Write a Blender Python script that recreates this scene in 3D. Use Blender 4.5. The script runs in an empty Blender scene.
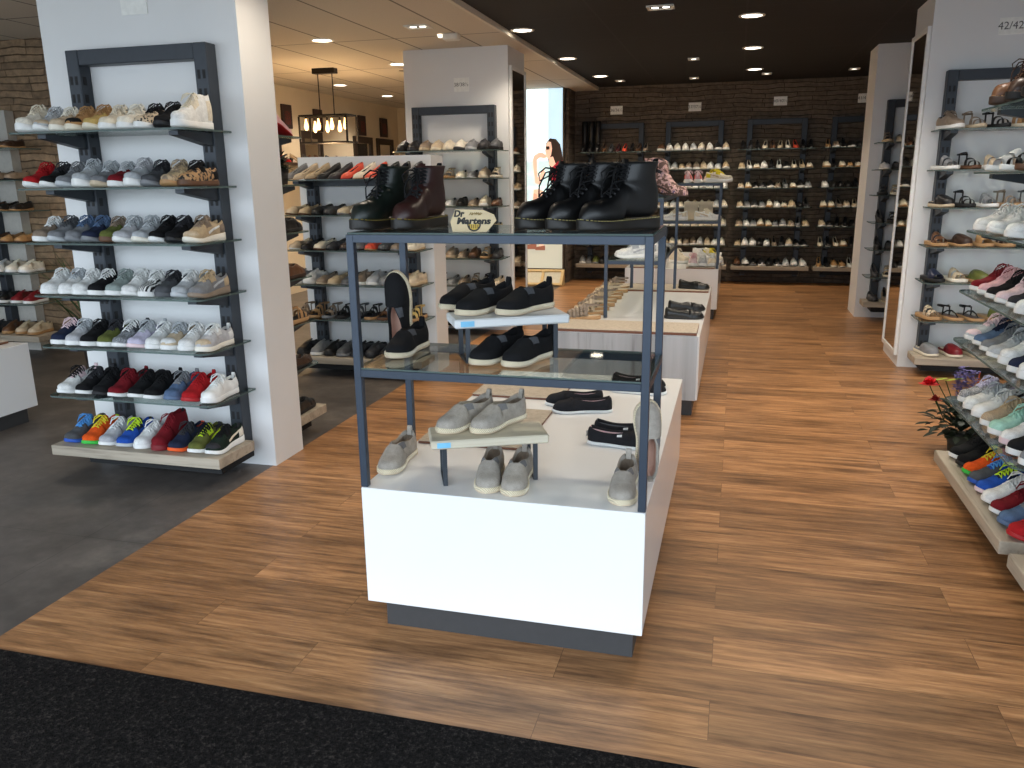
import bpy, math, random
from mathutils import Vector, Matrix
SC = bpy.context.scene
COL = SC.collection
RND = random.Random(11)
PI = math.pi

# ------------------------------------------------------------------ helpers
def lin(c):
    return tuple((v/12.92 if v <= .04045 else ((v+.055)/1.055)**2.4) for v in c)
def rgb(r, g, b):
    return lin((r/255., g/255., b/255.))

class MB:
    """collects geometry for ONE mesh"""
    def __init__(s): s.v = []; s.f = []; s.m = []; s.sm = []
    def add(s, vs, fs, mi=0, smooth=False):
        o = len(s.v); s.v += [tuple(p) for p in vs]
        for k, f in enumerate(fs):
            s.f.append([i+o for i in f]); s.m.append(mi[k] if isinstance(mi, list) else mi); s.sm.append(smooth)
    def box(s, x0, x1, y0, y1, z0, z1, mi=0, bv=0.0):
        if bv > 0:
            b = min(bv, (x1-x0)*.4, (y1-y0)*.4, (z1-z0)*.4)
            pr = [(x0+b, y0), (x1-b, y0), (x1, y0+b), (x1, y1-b), (x1-b, y1), (x0+b, y1), (x0, y1-b), (x0, y0+b)]
            ins = [(x0+b, y0+b), (x1-b, y0+b), (x1-b, y0+b), (x1-b, y1-b), (x1-b, y1-b), (x0+b, y1-b), (x0+b, y1-b), (x0+b, y0+b)]
            vs = [(p[0], p[1], z0) for p in ins]+[(p[0], p[1], z0+b) for p in pr]+[(p[0], p[1], z1-b) for p in pr]+[(p[0], p[1], z1) for p in ins]
            fs = []
            for r in range(3):
                for k in range(8):
                    a, c = r*8+k, r*8+(k+1) % 8
                    fs.append([a, c, c+8, a+8])
            fs.append([0, 6, 4, 2]); fs.append([24, 26, 28, 30])
            s.add(vs, fs, mi); return
        vs = [(x0, y0, z0), (x1, y0, z0), (x1, y1, z0), (x0, y1, z0), (x0, y0, z1), (x1, y0, z1), (x1, y1, z1), (x0, y1, z1)]
        s.add(vs, [[0, 3, 2, 1], [4, 5, 6, 7], [0, 1, 5, 4], [1, 2, 6, 5], [2, 3, 7, 6], [3, 0, 4, 7]], mi)
    def prism(s, poly, axis, a0, a1, mi=0):
        """extrude a 2-D polygon along axis ('x','y','z')"""
        def pt(p, a):
            return (a, p[0], p[1]) if axis == 'x' else ((p[0], a, p[1]) if axis == 'y' else (p[0], p[1], a))
        n = len(poly); vs = [pt(p, a0) for p in poly]+[pt(p, a1) for p in poly]
        fs = [list(range(n))[::-1], list(range(n, 2*n))]+[[k, (k+1) % n, (k+1) % n+n, k+n] for k in range(n)]
        s.add(vs, fs, mi)
    def grid(s, rows, mi=0, smooth=True, close=False, mfun=None):
        nr, nc = len(rows), len(rows[0]); vs = [p for r in rows for p in r]; fs = []; ms = []
        for i in range(nr-1):
            for j in range(nc if close else nc-1):
                k = (j+1) % nc
                fs.append([i*nc+j, i*nc+k, (i+1)*nc+k, (i+1)*nc+j]); ms.append(mfun(i, j) if mfun else mi)
        s.add(vs, fs, ms, smooth)
    def tube(s, pts, r, n=6, mi=0, cap=True):
        pts = [Vector(p) for p in pts]; rows = []
        up = Vector((0, 0, 1)); prev = None
        for i, p in enumerate(pts):
            d = (pts[min(i+1, len(pts)-1)]-pts[max(i-1, 0)])
            if d.length < 1e-9: d = Vector((0, 0, 1))
            d.normalize()
            a = d.cross(up if abs(d.z) < .95 else Vector((1, 0, 0))) if prev is None else prev-d*prev.dot(d)
            a.normalize(); prev = a; b = d.cross(a)
            rr = r[i] if isinstance(r, (list, tuple)) else r
            rows.append([tuple(p+a*(math.cos(2*PI*k/n)*rr)+b*(math.sin(2*PI*k/n)*rr)) for k in range(n)])
        s.grid(rows, mi, True, True)
        if cap:
            s.add(rows[0], [list(range(n))], mi); s.add(rows[-1], [list(range(n))[::-1]], mi)
    def lathe(s, prof, n=20, c=(0, 0, 0), mi=0, smooth=True):
        rows = [[(c[0]+r*math.cos(2*PI*k/n), c[1]+r*math.sin(2*PI*k/n), c[2]+z) for k in range(n)] for r, z in prof]
        s.grid(rows, mi, smooth, True)
    def mesh(s, name, nslots=1):
        me = bpy.data.meshes.new(name); me.from_pydata(s.v, [], s.f)
        me.polygons.foreach_set('material_index', s.m); me.polygons.foreach_set('use_smooth', s.sm)
        me.validate(); me.update()
        import bmesh
        bm = bmesh.new(); bm.from_mesh(me); bmesh.ops.recalc_face_normals(bm, faces=bm.faces); bm.to_mesh(me); bm.free()
        for _ in range(nslots): me.materials.append(None)
        return me

def tag(o, label=None, cat=None, group=None, kind=None):
    if label: o['label'] = label
    if cat: o['category'] = cat
    if group: o['group'] = group
    if kind: o['kind'] = kind
    return o
def link(name, me, mats, parent=None, loc=(0, 0, 0), rot=(0, 0, 0), scale=1):
    o = bpy.data.objects.new(name, me); COL.objects.link(o)
    o.location = loc; o.rotation_euler = rot
    if scale != 1: o.scale = (scale,)*3 if not isinstance(scale, tuple) else scale
    if parent is not None: o.parent = parent
    if not isinstance(mats, (list, tuple)): mats = [mats]
    for i, m in enumerate(mats):
        if i < len(o.material_slots):
            o.material_slots[i].link = 'OBJECT'; o.material_slots[i].material = m
    return o
def obj(name, mb, mats, parent=None, loc=(0, 0, 0), rot=(0, 0, 0)):
    if not isinstance(mats, (list, tuple)): mats = [mats]
    return link(name, mb.mesh(name, len(mats)), mats, parent, loc, rot)
def empty(name, loc=(0, 0, 0), rot=(0, 0, 0)):
    o = bpy.data.objects.new(name, None); COL.objects.link(o); o.location = loc; o.rotation_euler = rot
    o.empty_display_size = .05; return o
def struct(name, mb, mats): return tag(obj(name, mb, mats), kind='structure')

# ------------------------------------------------------------------ materials
_M = {}
def newmat(name):
    m = bpy.data.materials.new(name); m.use_nodes = True; nt = m.node_tree
    return m, nt, nt.nodes['Principled BSDF']
def coords(nt, scale=(1, 1, 1), rot=(0, 0, 0), loc=(0, 0, 0)):
    t = nt.nodes.new('ShaderNodeTexCoord'); mp = nt.nodes.new('ShaderNodeMapping')
    mp.inputs['Scale'].default_value = scale; mp.inputs['Rotation'].default_value = rot; mp.inputs['Location'].default_value = loc
    nt.links.new(t.outputs['Object'], mp.inputs['Vector']); return mp.outputs['Vector']
def noise(nt, vec, scale, detail=3, rough=.55):
    n = nt.nodes.new('ShaderNodeTexNoise'); n.inputs['Scale'].default_value = scale
    n.inputs['Detail'].default_value = detail; n.inputs['Roughness'].default_value = rough
    nt.links.new(vec, n.inputs['Vector']); return n
def ramp(nt, fac, stops, const=False):
    r = nt.nodes.new('ShaderNodeValToRGB'); e = r.color_ramp.elements
    while len(e) < len(stops): e.new(.5)
    for k, (p, c) in enumerate(stops): e[k].position = p; e[k].color = (*c, 1)
    if const: r.color_ramp.interpolation = 'CONSTANT'
    nt.links.new(fac, r.inputs['Fac']); return r.outputs['Color']
def mixc(nt, a, b, fac, mode='MIX'):
    x = nt.nodes.new('ShaderNodeMix'); x.data_type = 'RGBA'; x.blend_type = mode
    for sock, val in ((x.inputs[0], fac), (x.inputs[6], a), (x.inputs[7], b)):
        if isinstance(val, bpy.types.NodeSocket): nt.links.new(val, sock)
        else: sock.default_value = val if not isinstance(val, tuple) else (*val, 1)
    return x.outputs[2]
def bump(nt, bs, h, strength=.3, dist=.002):
    b = nt.nodes.new('ShaderNodeBump'); b.inputs['Strength'].default_value = strength; b.inputs['Distance'].default_value = dist
    nt.links.new(h, b.inputs['Height']); nt.links.new(b.outputs['Normal'], bs.inputs['Normal'])
def shade(c, k): return tuple(max(0, min(1, v*k)) for v in c)
def plain(name, c, rough=.5, metal=0, spec=.5, var=.06, ns=30):
    key = (name, c, rough, metal, var)
    if key in _M: return _M[key]
    m, nt, bs = newmat(name); n = noise(nt, coords(nt), ns)
    nt.links.new(ramp(nt, n.outputs['Fac'], [(.3, shade(c, 1-var)), (.7, shade(c, 1+var))]), bs.inputs['Base Color'])
    bs.inputs['Roughness'].default_value = rough; bs.inputs['Metallic'].default_value = metal
    bs.inputs['Specular IOR Level'].default_value = spec
    _M[key] = m; return m
def fabric(c, scale=900):
    key = ('fab', c)
    if key in _M: return _M[key]
    m, nt, bs = newmat('fabric'); v = coords(nt); n = noise(nt, v, scale, 2); n2 = noise(nt, v, 45, 3)
    a = ramp(nt, n.outputs['Fac'], [(.3, shade(c, .75)), (.7, shade(c, 1.2))])
    b = ramp(nt, n2.outputs['Fac'], [(.3, (.82,)*3), (.75, (1.1,)*3)])
    nt.links.new(mixc(nt, a, b, 1.0, 'MULTIPLY'), bs.inputs['Base Color'])
    bs.inputs['Roughness'].default_value = .9; bs.inputs['Specular IOR Level'].default_value = .25
    bump(nt, bs, n.outputs['Fac'], .35, .001); _M[key] = m; return m
def leather(c, rough=.42):
    key = ('lea', c, rough)
    if key in _M: return _M[key]
    m, nt, bs = newmat('leather'); v = coords(nt); n = noise(nt, v, 260, 3); n2 = noise(nt, v, 22, 3)
    nt.links.new(ramp(nt, n2.outputs['Fac'], [(.3, shade(c, .85)), (.7, shade(c, 1.1))]), bs.inputs['Base Color'])
    bs.inputs['Roughness'].default_value = rough; bump(nt, bs, n.outputs['Fac'], .18, .001); _M[key] = m; return m
def pattern(kind, a, b, c=None):
    key = ('pat', kind, a, b, c)
    if key in _M: return _M[key]
    m, nt, bs = newmat('pattern_'+kind); v = coords(nt)
    if kind == 'leopard':
        t = nt.nodes.new('ShaderNodeTexVoronoi'); t.inputs['Scale'].default_value = 85; nt.links.new(v, t.inputs['Vector'])
        cc = ramp(nt, t.outputs['Distance'], [(0, b), (.38, b), (.45, a), (1, a)])
    elif kind == 'zebra':
        w = nt.nodes.new('ShaderNodeTexWave'); w.inputs['Scale'].default_value = 26; w.inputs['Distortion'].default_value = 6
        nt.links.new(v, w.inputs['Vector']); cc = ramp(nt, w.outputs['Fac'], [(.45, a), (.55, b)])
    elif kind == 'knit':
        n = noise(nt, v, 330, 1); cc = ramp(nt, n.outputs['Fac'], [(.42, a), (.56, b)])
    elif kind == 'floral':
        n = noise(nt, v, 38, 3, .6); cc = ramp(nt, n.outputs['Fac'], [(0, a), (.44, a), (.5, b), (.56, b), (.62, c or b), (1, c or b)], True)
    else:
        n = noise(nt, v, 60, 2, .5); cc = ramp(nt, n.outputs['Fac'], [(0, a), (.45, a), (.5, b), (1, b)])
    nt.links.new(cc, bs.inputs['Base Color']); bs.inputs['Roughness'].default_value = .65; _M[key] = m; return m
def rope(c):
    key = ('rope', c)
    if key in _M: return _M[key]
    m, nt, bs = newmat('jute_rope'); v = coords(nt)
    w = nt.nodes.new('ShaderNodeTexWave'); w.wave_type = 'BANDS'; w.bands_direction = 'DIAGONAL'; w.inputs['Scale'].default_value = 70; w.inputs['Distortion'].default_value = 1.5
    nt.links.new(v, w.inputs['Vector'])
    nt.links.new(ramp(nt, w.outputs['Fac'], [(.15, shade(c, .6)), (.5, c)]), bs.inputs['Base Color'])
    bs.inputs['Roughness'].default_value = .9; bump(nt, bs, w.outputs['Fac'], .5, .002); _M[key] = m; return m
def emit(c, st):
    key = ('em', c, st)
    if key in _M: return _M[key]
    m, nt, bs = newmat('glow'); bs.inputs['Base Color'].default_value = (*c, 1)
    bs.inputs['Emission Color'].default_value = (*c, 1); bs.inputs['Emission Strength'].default_value = st
    _M[key] = m; return m
def glass(tint, edge=False, refl=1.0):
    key = ('gl', tint, edge)
    if key in _M: return _M[key]
    m = bpy.data.materials.new('shelf_glass'); m.use_nodes = True; nt = m.node_tree; nt.nodes.remove(nt.nodes['Principled BSDF'])
    out = nt.nodes['Material Output']; tr = nt.nodes.new('ShaderNodeBsdfTransparent'); tr.inputs['Color'].default_value = (*tint, 1)
    gl = nt.nodes.new('ShaderNodeBsdfGlossy'); gl.inputs['Roughness'].default_value = .03
    fr = nt.nodes.new('ShaderNodeLayerWeight'); fr.inputs['Blend'].default_value = .5
    pw = nt.nodes.new('ShaderNodeMath'); pw.operation = 'POWER'; pw.inputs[1].default_value = 4.5; nt.links.new(fr.outputs['Facing'], pw.inputs[0])
    ma = nt.nodes.new('ShaderNodeMath'); ma.operation = 'MULTIPLY_ADD'; ma.inputs[1].default_value = .75; ma.inputs[2].default_value = .035; nt.links.new(pw.outputs[0], ma.inputs[0])
    mx = nt.nodes.new('ShaderNodeMixShader'); nt.links.new(ma.outputs[0], mx.inputs['Fac'])
    nt.links.new(tr.outputs['BSDF'], mx.inputs[1]); nt.links.new(gl.outputs['BSDF'], mx.inputs[2]); last = mx
    if edge:
        df = nt.nodes.new('ShaderNodeBsdfDiffuse'); df.inputs['Color'].default_value = (*edge, 1)
        m2 = nt.nodes.new('ShaderNodeMixShader'); m2.inputs['Fac'].default_value = .72
        nt.links.new(mx.outputs[0], m2.inputs[1]); nt.links.new(df.outputs['BSDF'], m2.inputs[2]); last = m2
    nt.links.new(last.outputs[0], out.inputs['Surface']); _M[key] = m; return m

def wood_floor_mat():
    m, nt, bs = newmat('oak_plank_floor'); v = coords(nt)
    br = nt.nodes.new('ShaderNodeTexBrick'); nt.links.new(v, br.inputs['Vector'])
    br.offset = .37; br.offset_frequency = 2; br.squash = 1
    for k, x in (('Scale', 1), ('Mortar Size', .0011), ('Mortar Smooth', .1), ('Bias', 0), ('Brick Width', 1.32), ('Row Height', .186)): br.inputs[k].default_value = x
    br.inputs['Color1'].default_value = (0, 0, 0, 1); br.inputs['Color2'].default_value = (1, 1, 1, 1); br.inputs['Mortar'].default_value = (.5, .5, .5, 1)
    # shift the grain per plank
    off = nt.nodes.new('ShaderNodeVectorMath'); off.operation = 'MULTIPLY_ADD'; off.inputs[1].default_value = (7.3, 3.1, 5.7)
    nt.links.new(br.outputs['Color'], off.inputs[0]); nt.links.new(v, off.inputs[2])
    mp = nt.nodes.new('ShaderNodeMapping'); mp.inputs['Scale'].default_value = (1.35, 21, 1); nt.links.new(off.outputs[0], mp.inputs['Vector'])
    g = noise(nt, mp.outputs[0], 2.2, 8, .7)
    mp2 = nt.nodes.new('ShaderNodeMapping'); mp2.inputs['Scale'].default_value = (1.1, 6.5, 1); nt.links.new(off.outputs[0], mp2.inputs['Vector'])
    p = noise(nt, mp2.outputs[0], 1.6, 7, .66)
    c1 = ramp(nt, g.outputs['Fac'], [(.25, rgb(100, 72, 49)), (.42, rgb(153, 110, 73)), (.56, rgb(182, 134, 90)), (.76, rgb(208, 163, 116))])
    c2 = ramp(nt, p.outputs['Fac'], [(.31, (.36, .34, .33)), (.42, (.66, .64, .62)), (.53, (1.0, .99, .98)), (.70, (1.16, 1.15, 1.13))])
    c3 = ramp(nt, br.outputs['Color'], [(0, (.70, .69, .68)), (.5, (.95, .94, .93)), (1, (1.12, 1.11, 1.10))])
    c = mixc(nt, mixc(nt, c1, c2, .9, 'MULTIPLY'), c3, 1.0, 'MULTIPLY')
    c = mixc(nt, c, rgb(66, 42, 26), ramp(nt, br.outputs['Fac'], [(.4, (0,)*3), (1, (.55,)*3)]))
    nt.links.new(c, bs.inputs['Base Color']); bs.inputs['Roughness'].default_value = .38; bs.inputs['Specular IOR Level'].default_value = .4
    bump(nt, bs, g.outputs['Fac'], .12, .002); return m
def tile_floor_mat():
    m, nt, bs = newmat('dark_vinyl_tile'); v = coords(nt); n = noise(nt, v, 2.6, 6, .65); n2 = noise(nt, v, 14, 4)
    br = nt.nodes.new('ShaderNodeTexBrick'); nt.links.new(v, br.inputs['Vector'])
    for k, x in (('Scale', 1), ('Mortar Size', .002), ('Brick Width', .92), ('Row Height', .92)): br.inputs[k].default_value = x
    br.offset = 0
    c = ramp(nt, n.outputs['Fac'], [(.3, rgb(70, 65, 62)), (.55, rgb(94, 88, 84)), (.75, rgb(120, 113, 106))])
    c = mixc(nt, c, ramp(nt, n2.outputs['Fac'], [(.35, (.85,)*3), (.7, (1.08,)*3)]), 1.0, 'MULTIPLY')
    c = mixc(nt, c, rgb(48, 45, 44), ramp(nt, br.outputs['Fac'], [(.5, (0,)*3), (1, (.6,)*3)]))
    nt.links.new(c, bs.inputs['Base Color']); bs.inputs['Roughness'].default_value = .45; bump(nt, bs, n2.outputs['Fac'], .1, .002); return m
def carpet_mat():
    m, nt, bs = newmat('black_loop_carpet'); v = coords(nt); n = noise(nt, v, 85, 4, .75); n2 = noise(nt, v, 420, 2)
    c = ramp(nt, n.outputs['Fac'], [(.38, rgb(14, 13, 13)), (.55, rgb(33, 30, 29)), (.72, rgb(74, 68, 64))])
    nt.links.new(c, bs.inputs['Base Color']); bs.inputs['Roughness'].default_value = 1; bs.inputs['Specular IOR Level'].default_value = .1
    bump(nt, bs, n.outputs['Fac'], 1.0, .012); return m
def stone_mat(ax, base):
    """stacked slate strips; ax='xz' for a wall along x, 'yz' along y"""
    m, nt, bs = newmat('stacked_stone'); v = coords(nt, rot=(PI/2, 0, 0) if ax == 'xz' else (PI/2, 0, PI/2))
    t = nt.nodes.new('ShaderNodeTexCoord'); sp = nt.nodes.new('ShaderNodeSeparateXYZ'); cb = nt.nodes.new('ShaderNodeCombineXYZ')
    nt.links.new(t.outputs['Object'], sp.inputs[0]); nt.links.new(sp.outputs['X' if ax == 'xz' else 'Y'], cb.inputs[0]); nt.links.new(sp.outputs['Z'], cb.inputs[1])
    dn = noise(nt, cb.outputs[0], 1.8, 3)
    ad = nt.nodes.new('ShaderNodeVectorMath'); ad.operation = 'MULTIPLY_ADD'; ad.inputs[1].default_value = (.22, .10, 0)
    nt.links.new(dn.outputs['Color'], ad.inputs[0]); nt.links.new(cb.outputs[0], ad.inputs[2])
    br = nt.nodes.new('ShaderNodeTexBrick'); nt.links.new(ad.outputs[0], br.inputs['Vector'])
    for k, x in (('Scale', 1), ('Mortar Size', .006), ('Mortar Smooth', 1.0), ('Brick Width', .42), ('Row Height', .062)): br.inputs[k].default_value = x
    br.offset = .43; br.squash = 1.6; br.squash_frequency = 3
    br.inputs['Color1'].default_value = (0.2, .2, .2, 1); br.inputs['Color2'].default_value = (1, 1, 1, 1); br.inputs['Mortar'].default_value = (0, 0, 0, 1)
    n = noise(nt, cb.outputs[0], 14, 5, .65)
    c = ramp(nt, br.outputs['Color'], [(0, shade(base, .6)), (.25, shade(base, .8)), (.6, base), (1, shade(base, 1.18))])
    c = mixc(nt, c, ramp(nt, n.outputs['Fac'], [(.3, (.55,)*3), (.7, (1.2, 1.15, 1.1))]), 1.0, 'MULTIPLY')
    nt.links.new(c, bs.inputs['Base Color']); bs.inputs['Roughness'].default_value = .85
    mx = nt.nodes.new('ShaderNodeMath'); mx.operation = 'MULTIPLY_ADD'; mx.inputs[1].default_value = .35
    nt.links.new(n.outputs['Fac'], mx.inputs[0]); nt.links.new(br.outputs['Color'], mx.inputs[2])
    bump(nt, bs, mx.outputs[0], .9, .03); return m
def panel_ceiling_mat(base, seam, w, h, rough=.8):
    m, nt, bs = newmat('ceiling_panel'); v = coords(nt); br = nt.nodes.new('ShaderNodeTexBrick'); nt.links.new(v, br.inputs['Vector'])
    for k, x in (('Scale', 1), ('Mortar Size', .010), ('Brick Width', w), ('Row Height', h)): br.inputs[k].default_value = x
    br.offset = 0
    br.inputs['Color1'].default_value = (*base, 1); br.inputs['Color2'].default_value = (*shade(base, .95), 1); br.inputs['Mortar'].default_value = (*seam, 1)
    n = noise(nt, v, 90, 2)
    nt.links.new(mixc(nt, br.outputs['Color'], ramp(nt, n.outputs['Fac'], [(.3, (.93,)*3), (.7, (1.05,)*3)]), 1.0, 'MULTIPLY'), bs.inputs['Base Color'])
    bs.inputs['Roughness'].default_value = rough; return m
def grain_mat(base, dark, ax='x', scale=1.0, name='grey_oak'):
    key = (name, base, dark, ax, scale)
    if key in _M: return _M[key]
    m, nt, bs = newmat(name); s = {'x': (1.5, 26, 26), 'z': (26, 26, 1.5), 'y': (26, 1.5, 26)}[ax]
    v = coords(nt, tuple(k*scale for k in s)); g = noise(nt, v, 1.6, 6, .65); v2 = coords(nt, tuple(k*scale*.25 for k in s)); p = noise(nt, v2, 1.8, 3)
    c = ramp(nt, g.outputs['Fac'], [(.25, dark), (.45, base), (.75, shade(base, 1.15))])
    c = mixc(nt, c, ramp(nt, p.outputs['Fac'], [(.3, (.68,)*3), (.6, (1.04,)*3)]), 1.0, 'MULTIPLY')
    nt.links.new(c, bs.inputs['Base Color']); bs.inputs['Roughness'].default_value = .6; bump(nt, bs, g.outputs['Fac'], .15, .002); _M[key] = m; return m

WHITE_WALL = plain('white_wall_paint', rgb(226, 226, 226), .55, var=.015, ns=3)
BEIGE_WALL = plain('cream_wall_paint', rgb(214, 200, 176), .7, var=.03, ns=3)
WHITE_LAM = plain('white_laminate', rgb(236, 236, 236), .16, var=.01, ns=2)
SLATE = plain('dark_blue_grey_metal', rgb(58, 67, 80), .42, .35, var=.05)
SLATE_DK = plain('charcoal_metal', rgb(52, 57, 64), .45, .3, var=.06)
SLOT = plain('slot_black', rgb(14, 15, 17), .7)
PLINTH = plain('charcoal_plinth', rgb(58, 58, 59), .5, var=.05)
GREYOAK = grain_mat(rgb(172, 160, 143), rgb(126, 115, 101), 'x')
GLASS = glass((.80, .87, .85)); GLASS_E = glass((.6, .72, .68), rgb(96, 110, 107))
GLASS_FR = glass((.84, .89, .88))
# ------------------------------------------------------------------ footwear
def cr(tab, s):
    """smooth interpolation of a table [(s, v), ...]"""
    if s <= tab[0][0]: return tab[0][1]
    if s >= tab[-1][0]: return tab[-1][1]
    for i in range(len(tab)-1):
        if tab[i][0] <= s <= tab[i+1][0]:
            (x0, y0), (x1, y1) = tab[i], tab[i+1]
            xm, ym = tab[i-1] if i else tab[i]
            xp, yp = tab[i+2] if i+2 < len(tab) else tab[i+1]
            h = x1-x0; t = (s-x0)/h
            m0 = (y1-ym)/(x1-xm)*h if x1 > xm else 0; m1 = (yp-y0)/(xp-x0)*h if xp > x0 else 0
            return (2*t**3-3*t*t+1)*y0+(t**3-2*t*t+t)*m0+(-2*t**3+3*t*t)*y1+(t**3-t*t)*m1
def rnd_end(x, k, p=.5):
    x = max(0., min(1., x/k)); return max(0., 1-(1-x)**2)**p
OUTL = [(0, .80), (.08, .86), (.16, .94), (.27, 1.0), (.38, .95), (.52, .80), (.66, .74), (.8, .76), (.9, .75), (1, .70)]
CENT = [(0, .10), (.12, .10), (.3, .03), (.5, -.05), (.7, -.02), (1, 0)]
BASE = dict(L=.285, W=.049, o0=.43, o1=.955, toe=.16, heel=.13, thick=[(0, .024), (1, .028)], spring=.010, lift=[(0, 0), (1, 0)],
            h=[(0, .023), (.06, .030), (.14, .036), (.24, .042), (.34, .053), (.43, .064), (1, .064)],
            hc=[(.43, .064), (.52, .069), (.60, .070), (.70, .057), (.79, .050), (.88, .056), (.955, .063), (1, .062)],
            wc=[(.43, .30), (.5, .36), (.58, .46), (.68, .62), (.78, .70), (.88, .70), (.955, .60)], ex=.72, ez=.75, flare=1.04, out=OUTL, topw=.96)
def sty(**k): d = dict(BASE); d.update(k); return d
S_COURT = sty()
S_RUN = sty(thick=[(0, .018), (.3, .024), (.7, .034), (1, .040)], spring=.018, flare=1.09, L=.29,
            h=[(0, .020), (.06, .028), (.14, .035), (.24, .042), (.34, .053), (.43, .064), (1, .064)])
S_CHUNK = sty(thick=[(0, .032), (.3, .036), (.7, .046), (1, .05)], spring=.014, flare=1.12, L=.29, W=.050)
S_HIGH = sty(tong=.128, hc=[(.43, .08), (.52, .105), (.60, .125), (.70, .13), (.79, .125), (.88, .128), (.955, .135), (1, .135)], thick=[(0, .03), (1, .034)],
             h=[(0, .028), (.06, .036), (.14, .044), (.24, .052), (.34, .066), (.43, .08), (1, .08)])
S_ESP = sty(L=.275, W=.046, thick=[(0, .019), (1, .021)], spring=.006, flare=1.05, o0=.42, o1=.955,
            h=[(0, .02), (.06, .027), (.14, .033), (.24, .041), (.34, .052), (.42, .062), (1, .06)],
            hc=[(.42, .062), (.5, .064), (.6, .058), (.72, .052), (.84, .056), (.93, .066), (.955, .07), (1, .07)],
            wc=[(.42, .26), (.5, .54), (.6, .76), (.7, .84), (.82, .85), (.9, .80), (.955, .62)])
S_TOMS = sty(L=.265, W=.044, thick=[(0, .012), (1, .013)], spring=.005, flare=1.05, o0=.34, o1=.955,
             h=[(0, .02), (.06, .03), (.14, .036), (.24, .042), (.34, .05), (1, .05)],
             hc=[(.34, .05), (.45, .045), (.6, .040), (.72, .040), (.84, .045), (.93, .052), (.955, .056), (1, .056)],
             wc=[(.34, .2), (.42, .5), (.55, .74), (.7, .8), (.82, .78), (.9, .72), (.955, .56)])
S_LOAF = sty(L=.28, W=.045, thick=[(0, .010), (.6, .012), (.75, .018), (1, .020)], spring=.010, o0=.36, o1=.955,
             h=[(0, .022), (.06, .031), (.14, .037), (.24, .043), (.36, .054), (1, .05)],
             hc=[(.36, .054), (.48, .055), (.6, .046), (.72, .042), (.84, .048), (.93, .056), (.955, .06), (1, .06)],
             wc=[(.36, .25), (.44, .5), (.55, .72), (.7, .8), (.82, .78), (.9, .72), (.955, .56)])
POUT = [(0, .25), (.05, .38), (.12, .62), (.22, .9), (.3, .98), (.4, .9), (.52, .7), (.66, .6), (.8, .62), (.9, .62), (1, .58)]
S_PUMP = sty(L=.255, W=.040, out=POUT, thick=[(0, .005), (1, .006)], spring=.0, flare=1.02, o0=.27, o1=.955, toe=.05,
             lift=[(0, 0), (.25, .004), (.4, .018), (.6, .045), (.8, .060), (1, .064)],
             h=[(0, .018), (.06, .026), (.14, .032), (.27, .038), (1, .04)],
             hc=[(.27, .038), (.4, .030), (.55, .028), (.7, .032), (.84, .046), (.93, .056), (.955, .058), (1, .058)],
             wc=[(.27, .3), (.35, .62), (.48, .8), (.7, .85), (.82, .8), (.9, .62), (.955, .36)])
S_FOOT = sty(o0=2, thick=[(0, .022), (1, .03)], spring=.008, L=.27, W=.046, toe=.2,
             h=[(0, .018), (.1, .026), (.25, .034), (.4, .052), (.55, .072), (.7, .085), (1, .09)], topw=.86)

def Wd(st, s, k=1.0): return st['W']*cr(st['out'], s)*rnd_end(s, st['toe'])*rnd_end(1-s, st['heel'])*k
def Cx(st, s): return st['W']*cr(CENT, s)
def Zb(st, s): return st['spring']*max(0, 1-s/.26)**2+cr(st['lift'], s)
def Zs(st, s): return Zb(st, s)+cr(st['thick'], s)
def Yy(st, s): return st['L']*(s-.5)
def P(st, s, t):
    s = max(.0, min(1., s)); w = Wd(st, s)*st['topw']; zs = Zs(st, s)-.003; cx = Cx(st, s); y = Yy(st, s); sg = 1 if t < .5 else -1; tt = t if t <= .5 else 1-t
    if st['o0'] < s < st['o1']:
        hc = cr(st['hc'], s); wc = w*cr(st['wc'], s); th = min(.006, wc*.4)
        if tt <= .38:
            u = tt/.38; x = w+(wc-w)*u**1.7+.0035*math.sin(PI*u); z = hc*u**.92; z += .003
        elif tt <= .44:
            u = (tt-.38)/.06; x = wc-th*min(1, u*3); z = hc+.003-(hc-.008)*max(0, u-.12)/.88
        else:
            u = (tt-.44)/.06; x = (wc-th)*(1-u); z = .008+.003
        return Vector((cx-sg*x, y, zs+z))
    h = cr(st['h'] if s <= st['o0'] else st['hc'], s)*rnd_end(s, .10, .4)
    if s >= st['o1'] and st['o0'] < 1: h *= rnd_end(1-s, .035, .45)
    th = (tt/.38*.36 if tt <= .38 else .36+(tt-.38)/.12*.14)*PI
    x = w*abs(math.cos(th))**st['ex']; z = h*math.sin(th)**st['ez']+.003
    yo = 0
    if s < .12: yo = z*.12*(1-s/.12)
    return Vector((cx-sg*x, y+yo, zs+z))
TS = [0, .05, .11, .18, .25, .32, .365, .385, .402, .42, .44, .5]; TS = TS+[1-t for t in TS[-2::-1]]
TL = [0, .10, .22, .33, .38, .41, .44, .5]; TL = TL+[1-t for t in TL[-2::-1]]
def stations(st, n, lo=False):
    a = [0, .008, .025, .05, .085, .12, .16, .21, .26, .31, .36, .40] if not lo else [0, .02, .07, .14, .24, .33]
    o0, o1 = st['o0'], st['o1']
    if o0 > 1: return a+[.45, .5, .56, .62, .68, .74, .8, .86, .91, .95, .98, 1]
    a = [x for x in a if x < o0-.015]+[o0-.001, o0+.001]
    m = n
    a += [o0+(o1-o0)*(k/m) for k in range(1, m)]+[o1-.001, o1+.006, .985, .994, 1.0]
    return a
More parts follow.
